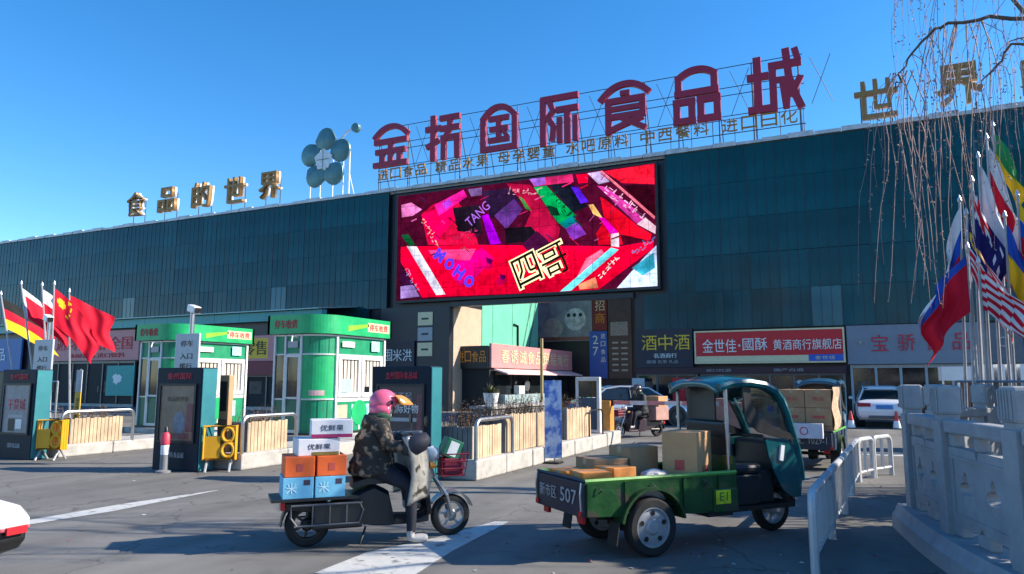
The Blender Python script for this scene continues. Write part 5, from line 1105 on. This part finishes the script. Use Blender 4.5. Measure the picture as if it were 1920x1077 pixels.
# second three-wheeler seen from behind
T2, T2R = (-.85, 14.15), R(84)
t2 = tricycle('dark blue three-wheeler seen from behind, piled with brown cartons', (*T2, 0), T2R, ('宣', '1029-1'), green=mat('bed blue', (.02, .04, .08), .4, 0, .2, 4), cab=mat('cab blue', (.02, .08, .14), .3), sticker=False)
k_ = 0
for z_ in range(3):
    for y_ in (-1, 1):
        for x_ in range(2):
            carton('brown carton, %s layer, %s column, %s row of the blue three-wheeler pile' % (('bottom', 'middle', 'top')[z_], ('right', '', 'left')[y_ + 1], ('rear', 'front')[x_]), on(T2, T2R, .24 + x_ * .4, y_ * .225, .482 + z_ * .325), T2R, .385, .44, .32, CARD, [('l', '#', 0, .16, .2, .05, RP)] if z_ % 2 else [('l', '食品', 0, .16, .2, .08, RP)], group='cartons piled on the blue three-wheeler')
wc = carton('white box with a red ring print strapped to the blue three-wheeler tailgate', on(T2, T2R, -.12, .0, .6), T2R, .14, .62, .26, mat('white card', (.62, .6, .66), .6), [('l', '○', 0, .13, .14, .14, PINKRED)], tape=False)
sh = tag(MB().grid(lambda u, v: on(T2, T2R, .03 + .85 * u, -.47 - .02 * math.sin(v * 9 + u * 6), .75 + .75 * v), 8, 8).obj('plastic_sheet', mat('sheet film', (.6, .42, .28), .35, 0, .3, 4), fix=False), 'sunlit plastic sheet on the side of the brown carton pile', 'sheet')

# ---- scooter with load
CAMO = mat('camo jacket', (.025, .022, .018), .8, 0, .4, 9, wear=((.3, .22, .15), 13, .53), bump=.6)
SILV = mat('silver quilt', (.4, .38, .34), .35, .3, .3, 9, wear=((.05, .045, .04), 9, .55))
def scooter(label, loc, rz, paint=BLACK, quilt=True, basket=True, rack=True, fender=STEEL):
    s = thing('electric_scooter', label, 'scooter', loc, rz)
    wheel(s, (0, 0, .215), .215, .1, rimm=DARKSTEEL, spokes=6); wheel(s, (1.46, 0, .21), .21, .085, rimm=STEEL, spokes=5)
    MB().loft([[(x_, y_ * w_, z_) for y_, z_ in ((-1, zb), (-1, zt - .04), (-.6, zt), (.6, zt), (1, zt - .04), (1, zb))] for x_, w_, zb, zt in ((-.22, .07, .36, .46), (0, .12, .34, .47), (.35, .15, .24, .47), (.62, .15, .18, .58), (.78, .14, .17, .5), (.84, .13, .17, .26), (1.1, .13, .17, .25), (1.2, .12, .18, .3))]).obj('body', paint, s, bevel=.015)
    MB().loft([[(x_, -w_, z_ - .06), (x_, -w_, z_), (x_, -w_ * .6, z_ + .04), (x_, w_ * .6, z_ + .04), (x_, w_, z_), (x_, w_, z_ - .06)] for x_, w_, z_ in ((.42, .12, .6), (.55, .15, .64), (.75, .14, .64), (.86, .08, .62))]).obj('seat', BLACK, s, smooth=True)
    MB().loft([[(x_ + dx, y_, z_) for y_, dx in ((-w_, -.03), (-w_ * .5, .02), (0, .04), (w_ * .5, .02), (w_, -.03))] for x_, w_, z_ in ((1.22, .16, .25), (1.19, .19, .45), (1.14, .2, .68), (1.1, .15, .88))], close=False, caps=False).obj('front_shield', paint, s, smooth=True).modifiers.new('solid', 'SOLIDIFY').thickness = .03
    MB().tube([(1.46, -.07, .21), (1.4, -.07, .42), (1.27, -.05, .62)], .018, 7).tube([(1.46, .07, .21), (1.4, .07, .42), (1.27, .05, .62)], .018, 7).tube([(1.27, 0, .6), (1.13, 0, .98)], .03, 8).obj('fork', STEEL, s)
    MB().tube([(1.02, -.34, 1.0), (1.1, -.2, 1.02), (1.13, 0, 1.0), (1.1, .2, 1.02), (1.02, .34, 1.0)], .014, 7).obj('handlebar', DARKSTEEL, s)
    for y_ in (-.34, .34): MB().tube([(1.0, y_, 1.0), (1.03, y_ * .78, 1.01)], .02, 8).obj('grip', BLACK, s)
    for y_ in (-.26, .26):
        mi = MB().tube([(1.09, y_ * .9, 1.02), (1.1, y_ * 1.15, 1.16)], .007, 5).obj('mirror_arm', DARKSTEEL, s); MB().lathe([(0, -.012), (.05, -.01), (.055, .006), (0, .012)], 14, (1.1, y_ * 1.25, 1.2), 'x').obj('mirror', DARKSTEEL, mi)
    MB().lathe([(0, .07), (.06, .055), (.085, 0), (.07, -.06)], 16, (1.26, 0, .84), 'x').obj('headlight', mat('lamp glass', (.6, .62, .62), .1), s, smooth=True)
    for y_ in (-.15, .15): MB().lathe([(0, .04), (.03, .03), (.035, -.03)], 10, (1.22, y_, .74), 'x').obj('indicator', ORANGE, s)
    MB().prism(arc(1.46, .21, .25, 20, 150, 12) + arc(1.46, .21, .235, 150, 20, 12), -.06, .06).obj('front_fender', fender, s)
    MB().prism(arc(0, .215, .26, 35, 165, 10) + arc(0, .215, .24, 165, 35, 10), -.065, .065).obj('rear_fender', BLACK, s)
    MB().cbox((-.24, 0, .4), (.04, .16, .07)).obj('tail_light', RED, s); MB().cbox((-.235, 0, .3), (.012, .14, .18), (0, R(12), 0)).obj('mudflap', BLACK, s)
    MB().tube([(0, -.1, .215), (.45, -.1, .23), (.45, -.1, .33)], .025, 6).tube([(0, .1, .215), (.45, .1, .23), (.45, .1, .33)], .025, 6).obj('swing_arm', DARKSTEEL, s)
    MB().tube([(.1, -.12, .22), (.2, -.13, .46)], .03, 8).obj('shock', STEEL, s); MB().tube([(.55, -.12, .17), (.48, -.22, .03)], .012, 6).obj('side_stand', BLACK, s)
    if rack:
        for y_ in (-.2, .2): MB().box(.02, .5, y_ - .045, y_ + .045, .19, .44).obj('battery_case', BLACK, s, bevel=.02)
        MB().box(-.36, .45, -.24, .24, .465, .49).obj('carrier', BLACK, s)
        for y_ in (-.26, .26):
            b = MB(); b.tube([(-.18, y_, .43), (.46, y_, .43), (.5, y_, .36), (.46, y_, .24), (-.12, y_, .24), (-.18, y_, .32)], .011, 6, closed=True)
            for x_ in (.02, .18, .34): b.tube([(x_, y_, .24), (x_, y_, .43)], .008, 5)
            b.obj('side_guard', mat('guard grey', (.12, .12, .13), .5, .3, .2, 8), s)
    if quilt:
        q_ = MB().grid(lambda u, v: (1.1 + .1 * math.sin(v * 2.2) - .26 * (abs(u - .5) * 2) ** 2 + .02 * math.sin(u * 14 + v * 5), (u - .5) * .74, 1.08 - .66 * v + .04 * math.sin(u * 9) * v - .06 * abs(u - .5)), 20, 20).obj('apron_quilt', SILV, s, smooth=True, fix=False); q_.modifiers.new('solid', 'SOLIDIFY').thickness = .03
        for y_ in (-.32, .32):
            rg_ = [[(x_, y_ + r_ * .75 * math.cos(R(a)), .98 + z_ + r_ * math.sin(R(a))) for a in range(0, 360, 30)] for x_, r_, z_ in ((.86, .075, -.03), (.92, .1, -.02), (1.02, .11, 0), (1.1, .09, .02), (1.14, .03, .03))]
            MB().loft(rg_).obj('handlebar_muff', mat('muff navy', (.02, .022, .035), .6, 0, .4, 12), s, smooth=True)
    if basket:
        b = MB()
        for k_ in range(4):
            z_ = .62 + k_ * .075; w_ = .12 + .012 * k_; b.tube([(1.33, -w_, z_), (1.58 + .01 * k_, -w_, z_), (1.58 + .01 * k_, w_, z_), (1.33, w_, z_)], .007, 5, closed=True)
        for y_ in (-.12, -.04, .04, .12): b.tube([(1.33, y_, .85), (1.33, y_, .62), (1.58, y_, .62), (1.61, y_ * 1.25, .85)], .006, 5)
        b.obj('basket', mat('basket red', (.25, .01, .03), .5), s)
        MB().box(1.35, 1.57, -.11, .11, .63, .8).obj('basket_liner', mat('liner red', (.2, .008, .03), .7, 0, .4, 12), s, bevel=.02)
    return s
S1, S1R = (-4.94, 5.75), math.atan2(1.07, 1.0)
sc1 = scooter('black electric scooter carrying the rider and a load of boxes', (*S1, 0), S1R)
BLUEB = mat('box blue', (.16, .48, .68), .6, 0, .12, 8); ORB = mat('box orange', (.85, .13, .02), .6, 0, .1, 8); WHB = mat('box white', (.72, .7, .72), .6, 0, .06, 8)
DB = mat('dark print', (.05, .03, .06), .6)
for i, x_ in enumerate((-.12, .18)):
    w_ = ('rear', 'front')[i]
    carton('pale blue box at the %s of the scooter carrier' % w_, on(S1, S1R, x_, -.02, .49), S1R, .285, .42, .2, BLUEB, [('f', '#', .08, .15, .06, .05, DB), ('f', '米', -.06, .1, .1, .1, mat('print pale', (.5, .75, .82), .6))], tape=False)
    carton('orange box stacked on the %s pale blue box' % w_, on(S1, S1R, x_ + .01, -.02, .692), S1R, .28, .42, .19, ORB, [('f', '#', 0, .09, .06, .07, RP)], tape=False)
MAG = mat('box magenta', (.35, .02, .12), .6)
carton('lower white box with dark print on the orange boxes', on(S1, S1R, .06, 0, .884), S1R + R(3), .4, .36, .16, WHB, [('f', '优鲜果', 0, .085, .22, .055, DB), ('f', '#', .06, .018, .26, .032, mat('box olive', (.2, .16, .03)))], tape=False)
carton('upper white box with a magenta base strip behind the rider', on(S1, S1R, .2, 0, 1.052), S1R + R(-4), .4, .36, .17, WHB, [('f', '优鲜果', 0, .095, .22, .06, DB), ('f', '#', 0, .018, .395, .034, MAG)], tape=False)
carton('tilted green box with a white label in the scooter basket', on(S1, S1R, 1.42, 0, .8), S1R, .18, .2, .2, mat('box green', (.01, .16, .08), .5), [('f', '#', 0, .1, .1, .15, WHITE)], tape=False, tilt=(0, R(22)))
# ---- rider
def skin_body(name, joints, edges, parent, mats, pick, sub=2):
    me = bpy.data.meshes.new(name); ids = list(joints); me.from_pydata([joints[k_][0] for k_ in ids], [(ids.index(a), ids.index(b)) for a, b in edges], []); me.update()
    o = bpy.data.objects.new(name, me); C.objects.link(o)
    o.modifiers.new('skin', 'SKIN'); sl = me.skin_vertices[0].data
    for i, k_ in enumerate(ids): r_ = joints[k_][1]; sl[i].radius = r_ if isinstance(r_, tuple) else (r_, r_)
    sl[ids.index('pelvis')].use_root = True
    o.modifiers.new('sub', 'SUBSURF').levels = sub; o.modifiers['sub'].render_levels = sub
    ev = bpy.data.meshes.new_from_object(o.evaluated_get(bpy.context.evaluated_depsgraph_get())); bpy.data.objects.remove(o); ev.name = name
    ev.materials.clear()
    for m in mats: ev.materials.append(m)
    bones = [(Vector(joints[a][0]), Vector(joints[b][0]), a, b) for a, b in edges]
    for p in ev.polygons:
        c = p.center; best = None
        for A, B, a, b in bones:
            t = max(0, min(1, (c - A).dot(B - A) / (B - A).length_squared)); d = (A + (B - A) * t - c).length
            if best is None or d < best[0]: best = (d, a, b, t)
        p.material_index = pick(best[1], best[2], best[3], c); p.use_smooth = True
    bo_ = bpy.data.objects.new(name, ev); C.objects.link(bo_); bo_.parent = parent
    return bo_
SKIN = mat('skin', (.5, .28, .19), .55, 0, .08, 10)
TROUS = mat('dark trousers', (.013, .015, .026), .8, 0, .3, 14)
SHOE = mat('grey shoe', (.42, .4, .39), .6, 0, .2, 12)
def rider(label, loc, rz, jacket=CAMO, helm=(.75, .12, .22), visor=(.6, .25, .06), foot_down=True):
    p = thing('person', label, 'person', loc, rz)
    x0 = .62; f = -1
    J_ = {'pelvis': ((x0, 0, .74), (.14, .17)), 'waist': ((x0, 0, .88), (.135, .17)), 'chest': ((x0 + .04, 0, 1.06), (.145, .19)), 'upper': ((x0 + .05, 0, 1.17), (.11, .15)), 'neck': ((x0 + .08, 0, 1.25), .06), 'head': ((x0 + .1, 0, 1.36), .085), 'crown': ((x0 + .1, 0, 1.43), .07)}
    E_ = [('pelvis', 'waist'), ('waist', 'chest'), ('chest', 'upper'), ('upper', 'neck'), ('neck', 'head'), ('head', 'crown')]
    for s_, n_ in ((-1, 'r'), (1, 'l')):
        J_['shoulder' + n_] = ((x0 + .05, s_ * .19, 1.16), .088); J_['elbow' + n_] = ((x0 + .13, s_ * .27, .94), .074); J_['wrist' + n_] = ((x0 + .36, s_ * .31, .98), .055); J_['hand' + n_] = ((x0 + .42, s_ * .31, .99), .036)
        J_['hip' + n_] = ((x0 + .04, s_ * .1, .72), .105)
        if s_ < 0 and foot_down:
            J_['knee' + n_] = ((x0 + .36, s_ * .2, .56), .078); J_['ankle' + n_] = ((x0 + .36, s_ * .27, .12), .048); J_['heel' + n_] = ((x0 + .34, s_ * .275, .06), .05); J_['toe' + n_] = ((x0 + .53, s_ * .29, .05), .045)
        else:
            J_['knee' + n_] = ((x0 + .38, s_ * .15, .66), .078); J_['ankle' + n_] = ((x0 + .4, s_ * .11, .36), .048); J_['heel' + n_] = ((x0 + .38, s_ * .11, .31), .045); J_['toe' + n_] = ((x0 + .56, s_ * .12, .305), .042)
        E_ += [('upper', 'shoulder' + n_), ('shoulder' + n_, 'elbow' + n_), ('elbow' + n_, 'wrist' + n_), ('wrist' + n_, 'hand' + n_), ('pelvis', 'hip' + n_), ('hip' + n_, 'knee' + n_), ('knee' + n_, 'ankle' + n_), ('ankle' + n_, 'heel' + n_), ('heel' + n_, 'toe' + n_)]
    def pick(a, b, t, c):
        if 'heel' in a or 'toe' in b or ('ankle' in a and 'heel' in b): return 2
        if 'hip' in a or 'knee' in a or 'hip' in b: return 1
        if a in ('neck', 'head') or b == 'head': return 3
        if 'wrist' in a: return 3
        return 0 if c.z > .76 else 1
    skin_body('body', J_, E_, p, [jacket, TROUS, SHOE, SKIN], pick)
    # face, hair, helmet with a peak visor
    hx = x0 + .105; hz = 1.385
    HM = mat('helmet ' + str(helm), helm, .3, 0, .08, 6, coat=.4)
    rg_ = []
    for k2 in range(10):
        ph = R(-18 + k2 * 12); rg_.append([(hx + .15 * math.cos(ph) * math.cos(R(a)), .128 * math.cos(ph) * math.sin(R(a)), hz + .135 * math.sin(ph)) for a in range(0, 360, 18)])
    h_ = MB().loft(rg_).obj('helmet', HM, p, smooth=True)
    rg_ = [[(hx + r_ * math.cos(R(a)), r_ * .86 * math.sin(R(a)), hz + dz) for a in range(62, 299, 12)] for r_, dz in ((.148, -.03), (.145, -.09), (.12, -.14))]
    MB().loft(rg_, close=False, caps=False).obj('helmet_skirt', HM, h_, smooth=True).modifiers.new('solid', 'SOLIDIFY').thickness = .02
    MB().grid(lambda u, v: (hx + (.155 + .16 * v) * math.cos(R(-62 + 124 * u)) + .0, (.135 + .02 * v) * math.sin(R(-62 + 124 * u)), hz + .07 - .1 * v * v), 14, 8).obj('visor', mat('visor amber' + str(visor), visor, .12, 0, .1, 6), h_, smooth=True, fix=False).modifiers.new('solid', 'SOLIDIFY').thickness = .006
    for s_ in (-1, 1): MB().lathe([(0, .01), (.022, .008), (.024, -.008)], 12, (hx + .05, s_ * .128, hz + .0), 'y').obj('visor_screw', BLACK, h_)
    MB().tube([(hx + .05, -.1, hz - .05), (hx + .07, -.05, hz - .14), (hx + .07, .05, hz - .14), (hx + .05, .1, hz - .05)], .009, 5).obj('chin_strap', WHITE, h_)
    fc = MB().loft([[(hx + .1 + dx, y_ * w_, hz + z_) for y_ in (-1, -.5, 0, .5, 1)] for w_, z_, dx in ((.03, -.16, -.02), (.05, -.13, .0), (.06, -.08, .01), (.065, -.03, .0), (.065, .03, -.01))], close=False, caps=False).obj('face', SKIN, p, smooth=True)
    MB().loft([[(hx + .1, -.012, hz - .03), (hx + .135, 0, hz - .065), (hx + .1, .012, hz - .03)], [(hx + .1, -.016, hz - .08), (hx + .14, 0, hz - .08), (hx + .1, .016, hz - .08)]]).obj('nose', SKIN, fc)
    for s_ in (-1, 1): MB().lathe([(0, .008), (.01, .005), (.012, 0)], 8, (hx + .105, s_ * .03, hz - .035), 'x').obj('eye', BLACK, fc)
    MB().cbox((hx + .108, 0, hz - .115), (.01, .04, .01)).obj('mouth', mat('lips', (.3, .1, .08), .5), fc)
    # scarf and padded hem
    MB().loft([[(x0 + .06 + r2 * math.cos(R(a)) - .03 * (math.cos(R(a)) < 0), r2 * 1.05 * math.sin(R(a)), z2) for a in range(60, 301, 15)] for r2, z2 in ((.15, 1.14), (.14, 1.2), (.115, 1.26))], close=False, caps=False).obj('hood', jacket, p, smooth=True).modifiers.new('solid', 'SOLIDIFY').thickness = .03
    MB().tube([(x0 + .07 + .085 * math.cos(R(a)), .1 * math.sin(R(a)), 1.245 + .01 * math.sin(R(3 * a))) for a in range(0, 360, 24)], .042, 8, closed=True).obj('scarf', mat('scarf', (.02, .06, .04), .9, 0, .4, 14), p, smooth=True)
    prof_ = [(.0, .66), (.03, .685), (.035, .72), (.022, .755), (.03, .79), (.028, .83), (.012, .865), (.02, .9), (.016, .94), (.0, .975), (.006, 1.01), (-.002, 1.05), (-.03, 1.09), (-.075, 1.15)]
    rg_ = [[(x0 + .015 + (.185 + e + .008 * math.sin(a * .21 + z_ * 40)) * math.cos(R(a)) + (.03 if 90 < a < 270 and z_ < .8 else 0) * -1, (.205 + e + .008 * math.sin(a * .17 + z_ * 31)) * math.sin(R(a)), z_ + .01 * math.sin(R(a * 4))) for a in range(0, 360, 12)] for e, z_ in prof_]
    MB().loft(rg_).obj('jacket_body', jacket, p, smooth=True)
    return p
rider('person in a pink helmet and camouflage jacket riding the loaded scooter', (*S1, 0), S1R)
# ---- second scooter further back, coming towards the viewer
S2, S2R = (-5.35, 21.3), R(238)
scooter('dark scooter with cartons waiting beyond the boom barrier', (*S2, 0), S2R, paint=mat('scooter plum', (.03, .012, .02), .4), quilt=False, basket=True, fender=BLACK, rack=False)
rider('person in black on the dark scooter beyond the boom barrier', (*S2, 0), S2R, jacket=mat('black jacket', (.012, .012, .014), .7, 0, .3, 12, wear=((.35, .02, .1), 3, .66)), helm=(.02, .02, .02), visor=(.03, .03, .03), foot_down=False)
carton('pinkish carton on the dark scooter carrier', on(S2, S2R, .05, 0, .49), S2R, .5, .6, .38, mat('card pink', (.55, .3, .24), .7, 0, .2, 6), [], tape=False)
carton('pale carton on top of the pinkish one', on(S2, S2R, .02, .04, .872), S2R + .1, .42, .5, .3, CARD2, [], tape=False)
# flatbed handcart of cartons beyond the green three-wheeler
hc = thing('handcart', 'handcart stacked with pinkish cartons behind the green three-wheeler', 'cart', (-3.2, 19.6, 0), R(10))
MB().box(-.5, .6, -.35, .35, .3, .36).obj('deck', mat('deck wood', (.3, .18, .1), .8), hc)
for x_, y_ in ((-.35, -.3), (-.35, .3), (.45, -.3), (.45, .3)): wheel(hc, (x_, y_, .15), .15, .05, rimm=DARKSTEEL)
MB().tube([(-.5, -.3, .36), (-.62, -.3, 1.05), (-.62, .3, 1.05), (-.5, .3, .36)], .018, 6).obj('handle', mat('handle rust', (.3, .12, .1), .6), hc)
for i, (x_, z_, s_) in enumerate(((-.2, .36, .5), (.32, .36, .45), (-.15, .76, .45), (.3, .71, .42))):
    carton(('lower left', 'lower right', 'upper left', 'upper right')[i] + ' carton on the handcart behind the three-wheeler', on((-3.2, 19.6), R(10), x_, 0, z_), R(10), s_, .55, .4 if i % 2 == 0 else .35, mat('card pink', (.55, .3, .24)), [], tape=False)
# ---- white tail of a scooter at the left edge
S3, S3R = (-5.55, 3.1), R(186)
wt = thing('delivery_scooter', 'white scooter tail with a red stripe entering at the left edge', 'scooter', (*S3, 0), S3R)
WPT = mat('scooter white', (.75, .74, .73), .25, 0, .04, 6, coat=.5)
MB().loft([[(x_, -w_, z0), (x_, -w_, z0 + (z1 - z0) * .6), (x_, -w_ * .55, z1), (x_, w_ * .55, z1), (x_, w_, z0 + (z1 - z0) * .6), (x_, w_, z0)] for x_, w_, z0, z1 in ((-.34, .1, .62, .7), (-.26, .14, .58, .75), (0, .17, .56, .78), (.4, .17, .55, .78), (.8, .15, .45, .74))]).obj('tail_cowl', WPT, wt, smooth=True, bevel=.01)
MB().loft([[(x_, -w_, z0), (x_, -w_, z1), (x_, w_, z1), (x_, w_, z0)] for x_, w_, z0, z1 in ((-.345, .103, .6, .625), (-.265, .143, .568, .592), (0, .173, .545, .568), (.4, .173, .53, .56), (.8, .153, .46, .5))]).obj('red_stripe', mat('stripe red', (.5, .1, .14), .35), wt, bevel=.008)
MB().loft([[(x_, -w_, z0), (x_, -w_, z1), (x_, w_, z1), (x_, w_, z0)] for x_, w_, z0, z1 in ((-.32, .1, .52, .595), (-.22, .135, .45, .562), (0, .155, .38, .54), (.4, .16, .3, .5), (.9, .15, .22, .44), (1.2, .14, .2, .3))]).obj('under_body', BLACK, wt, bevel=.02)
wheel(wt, (.1, 0, .22), .22, .1, rimm=DARKSTEEL); wheel(wt, (1.5, 0, .22), .22, .09, rimm=DARKSTEEL)
MB().loft([[(x_, -w_, z_), (x_, 0, z_ + .02), (x_, w_, z_)] for x_, w_, z_ in ((1.2, .18, .25), (1.2, .2, .6), (1.12, .16, 1.0))], close=False, caps=False).obj('front_shield', WPT, wt).modifiers.new('solid', 'SOLIDIFY').thickness = .04
MB().tube([(1.5, -.07, .22), (1.32, -.06, .62), (1.15, 0, 1.05)], .022, 7).obj('fork', STEEL, wt); MB().tube([(1.05, -.33, 1.08), (1.15, 0, 1.05), (1.05, .33, 1.08)], .015, 7).obj('handlebar', BLACK, wt)
MB().box(.25, .85, -.15, .15, .76, .83).obj('seat', BLACK, wt, bevel=.03); MB().cbox((-.355, 0, .6), (.012, .14, .05)).obj('tail_light', RED, wt)

# ---- cars
def car(label, loc, rz, paint, name='parked_car', rear_plate=True):
    c = thing(name, label, 'car', loc, rz)
    st_ = [(-2.32, .72, .42, .74), (-2.25, .82, .34, .86), (-2.0, .88, .26, .97), (-1.4, .9, .22, .98), (-.6, .9, .2, .94), (.4, .9, .2, .92), (1.1, .89, .2, .9), (1.7, .87, .22, .8), (2.15, .8, .26, .7), (2.32, .66, .34, .6)]
    rg_ = [[(x_, f_ * w_, z0 + (zt - z0) * h_) for f_, h_ in ((-.86, 0), (-.97, .2), (-1, .5), (-.98, .78), (-.9, .94), (-.6, 1), (0, 1.015), (.6, 1), (.9, .94), (.98, .78), (1, .5), (.97, .2), (.86, 0))] for x_, w_, z0, zt in st_]
    MB().loft(rg_).obj('body', paint, c, smooth=True)
    gh = [(-1.75, .72, .96, .97), (-1.2, .71, .96, 1.34), (-.7, .7, .94, 1.42), (0, .7, .92, 1.43), (.4, .7, .92, 1.36), (1.15, .72, .9, .92)]
    MB().loft([[(x_, -w_ * 1.08, z0), (x_, -w_ * (1.08 - .25 * (zt - z0) / .5), zt - .02), (x_, -w_ * .5, zt), (x_, w_ * .5, zt), (x_, w_ * (1.08 - .25 * (zt - z0) / .5), zt - .02), (x_, w_ * 1.08, z0)] for x_, w_, z0, zt in gh]).obj('glasshouse', GLASSD, c, smooth=True)
    rf = MB().loft([[(x_, -w_, z_ - .03), (x_, -w_ * .6, z_), (x_, w_ * .6, z_), (x_, w_, z_ - .03)] for x_, w_, z_ in ((-1.25, .57, 1.335), (-.7, .585, 1.44), (0, .585, 1.45), (.42, .58, 1.37))], close=False, caps=False).obj('roof', paint, c, smooth=True); rf.modifiers.new('solid', 'SOLIDIFY').thickness = .02
    for s_ in (-1, 1):
        MB().tube([(-1.85, s_ * .77, .97), (-1.25, s_ * .6, 1.33), (-.7, s_ * .6, 1.42), (.42, s_ * .6, 1.36), (1.15, s_ * .77, .92)], .035, 6).obj('pillar_line', paint, c, smooth=True)
        MB().tube([(-.35, s_ * .77, .93), (-.35, s_ * .6, 1.41)], .03, 6).obj('door_pillar', BLACK, c)
        for x_ in (-1.4, 1.4):
            wheel(c, (x_, s_ * .8, .32), .32, .2, rimm=STEEL); MB().lathe([(0, s_ * .893), (.385, s_ * .893), (.385, s_ * .6)], 28, (x_, 0, .34), 'y').obj('wheel_arch', BLACK, c)
        MB().prism([(-2.345, .86), (-1.86, .88), (-1.88, .76), (-2.345, .74)], s_ * .84, s_ * .42).obj('tail_light', mat('tail lamp', (.25, .01, .03), .2), c, bevel=.01)
        MB().prism([(2.1, .72), (1.7, .76), (1.75, .62), (2.25, .6)], s_ * .86, s_ * .5).obj('headlight', mat('lamp glass', (.6, .62, .62)), c, bevel=.01)
        MB().cbox((.85, s_ * .98, .98), (.12, .16, .11)).obj('mirror', paint, c, bevel=.03); MB().tube([(-.1, s_ * .905, .78), (.1, s_ * .905, .78)], .015, 6).obj('handle', STEEL, c)
    MB().box(-2.345, -2.33, -.26, .26, .66, .8).obj('number_plate', mat('plate blue', (.05, .2, .5), .5), c)
    MB().box(-2.345, -2.2, -.5, .5, .34, .44).obj('rear_valance', mat('valance grey', (.1, .1, .11), .5), c, bevel=.02); MB().prism([(-2.33, .56), (-2.3, .62), (-2.2, .62), (-2.2, .56)], -.7, .7).obj('bumper_crease', paint, c)
    return c
car('white sedan seen from behind in front of the grey shop sign', (.82, 30.3, 0), R(91), mat('car white', (.75, .74, .76), .2, 0, .03, 3, coat=.8))
car('silver sedan parked beyond the boom barrier behind the long island', (-7.6, 26.6, 0), R(38), mat('car silver', (.55, .57, .6), .25, .4, .04, 3, coat=.8))
car('dark hatchback parked under the gateway behind the silver sedan', (-8.6, 30.4, 0), R(10), mat('car dark', (.02, .022, .03), .2, 0, .05, 3, coat=.8))
# traffic cones by the white sedan
CO = mat('cone red', (.6, .06, .05), .5)
for x_, y_, lab in ((-.2, 27.6, 'small red and white cone left of the white sedan'), (1.2, 27.9, 'small red and white cone right of the white sedan')):
    t = thing('traffic_cone', lab, 'cone', (x_, y_, 0)); MB().box(-.17, .17, -.17, .17, 0, .04).obj('base', BLACK, t); MB().lathe([(.13, .04), (.09, .28)], 16).obj('lower_cone', WHITE, t, smooth=True); MB().lathe([(.09, .28), (.03, .6), (0, .6)], 16).obj('upper_cone', CO, t, smooth=True)

# ---- goods set out before the shops and scraps on the road
for i, (x_, y_, z_, sx, sy, sz, lab) in enumerate(((-8.9, 33.4, 0, .6, .5, .45, 'lower carton outside the wine shop'), (-8.85, 33.4, .452, .55, .48, .4, 'upper carton outside the wine shop'), (-8.1, 33.45, 0, .5, .5, .7, 'tall carton outside the wine shop door'), (-5.6, 33.4, 0, .7, .5, .5, 'wide carton outside the shop under the red sign'), (-3.4, 33.45, 0, .5, .45, .85, 'stacked tall carton under the red sign'))):
    carton(lab, (x_, y_, z_), R(i * 7 - 12), sx, sy, sz, (CARD, CARD2, WHB)[i % 3], [('f', '#', 0, sz / 2, sx * .5, sz * .3, (RP, BLUE, MAG)[i % 3])])
for x_, lab, m_ in ((-7.3, 'narrow red roll banner outside the wine shop', RED), (-9.2, 'narrow pale roll banner by the gateway corner', mat('sheet pale', (.5, .52, .54), .6))):
    t = thing('roll_banner', lab, 'banner', (x_, 33.35, 0)); MB().box(-.3, .3, 0, .01, .08, 1.75).obj('sheet', m_, t); MB().box(-.32, .32, -.08, .1, 0, .08).obj('foot', STEEL, t); text('特价', .4, .22, WHITE if m_ == RED else PINKRED, t, (0, -.003, 1.35), ext=.003)
lt = MB(); rl_ = random.Random(12)
for i in range(260):
    x_, y_ = (rl_.uniform(-12, 1), rl_.uniform(4.5, 18)) if i < 150 else (rl_.gauss(-1.2, 1.0), rl_.gauss(6.6, 1.0)); a = rl_.uniform(0, 6.28); l_ = rl_.uniform(.01, .035); z_ = rl_.uniform(.007, .02)
    dx, dy = math.cos(a) * l_, math.sin(a) * l_; lt.add([(x_ - dx, y_ - dy, .006), (x_ + dy * .5, y_ - dx * .5, z_), (x_ + dx, y_ + dy, .008), (x_ - dy * .5, y_ + dx * .5, z_ * .6)], [(0, 1, 2, 3)], rl_.choice((0, 0, 0, 1, 2)))
o = lt.obj('leaf_litter', [mat('dead leaf', (.2, .12, .06), .9), mat('paper scrap', (.55, .53, .5), .8), mat('red scrap', (.45, .05, .04), .7)], fix=False); o['kind'] = 'stuff'; o['label'] = 'dry leaves and paper scraps scattered on the asphalt'
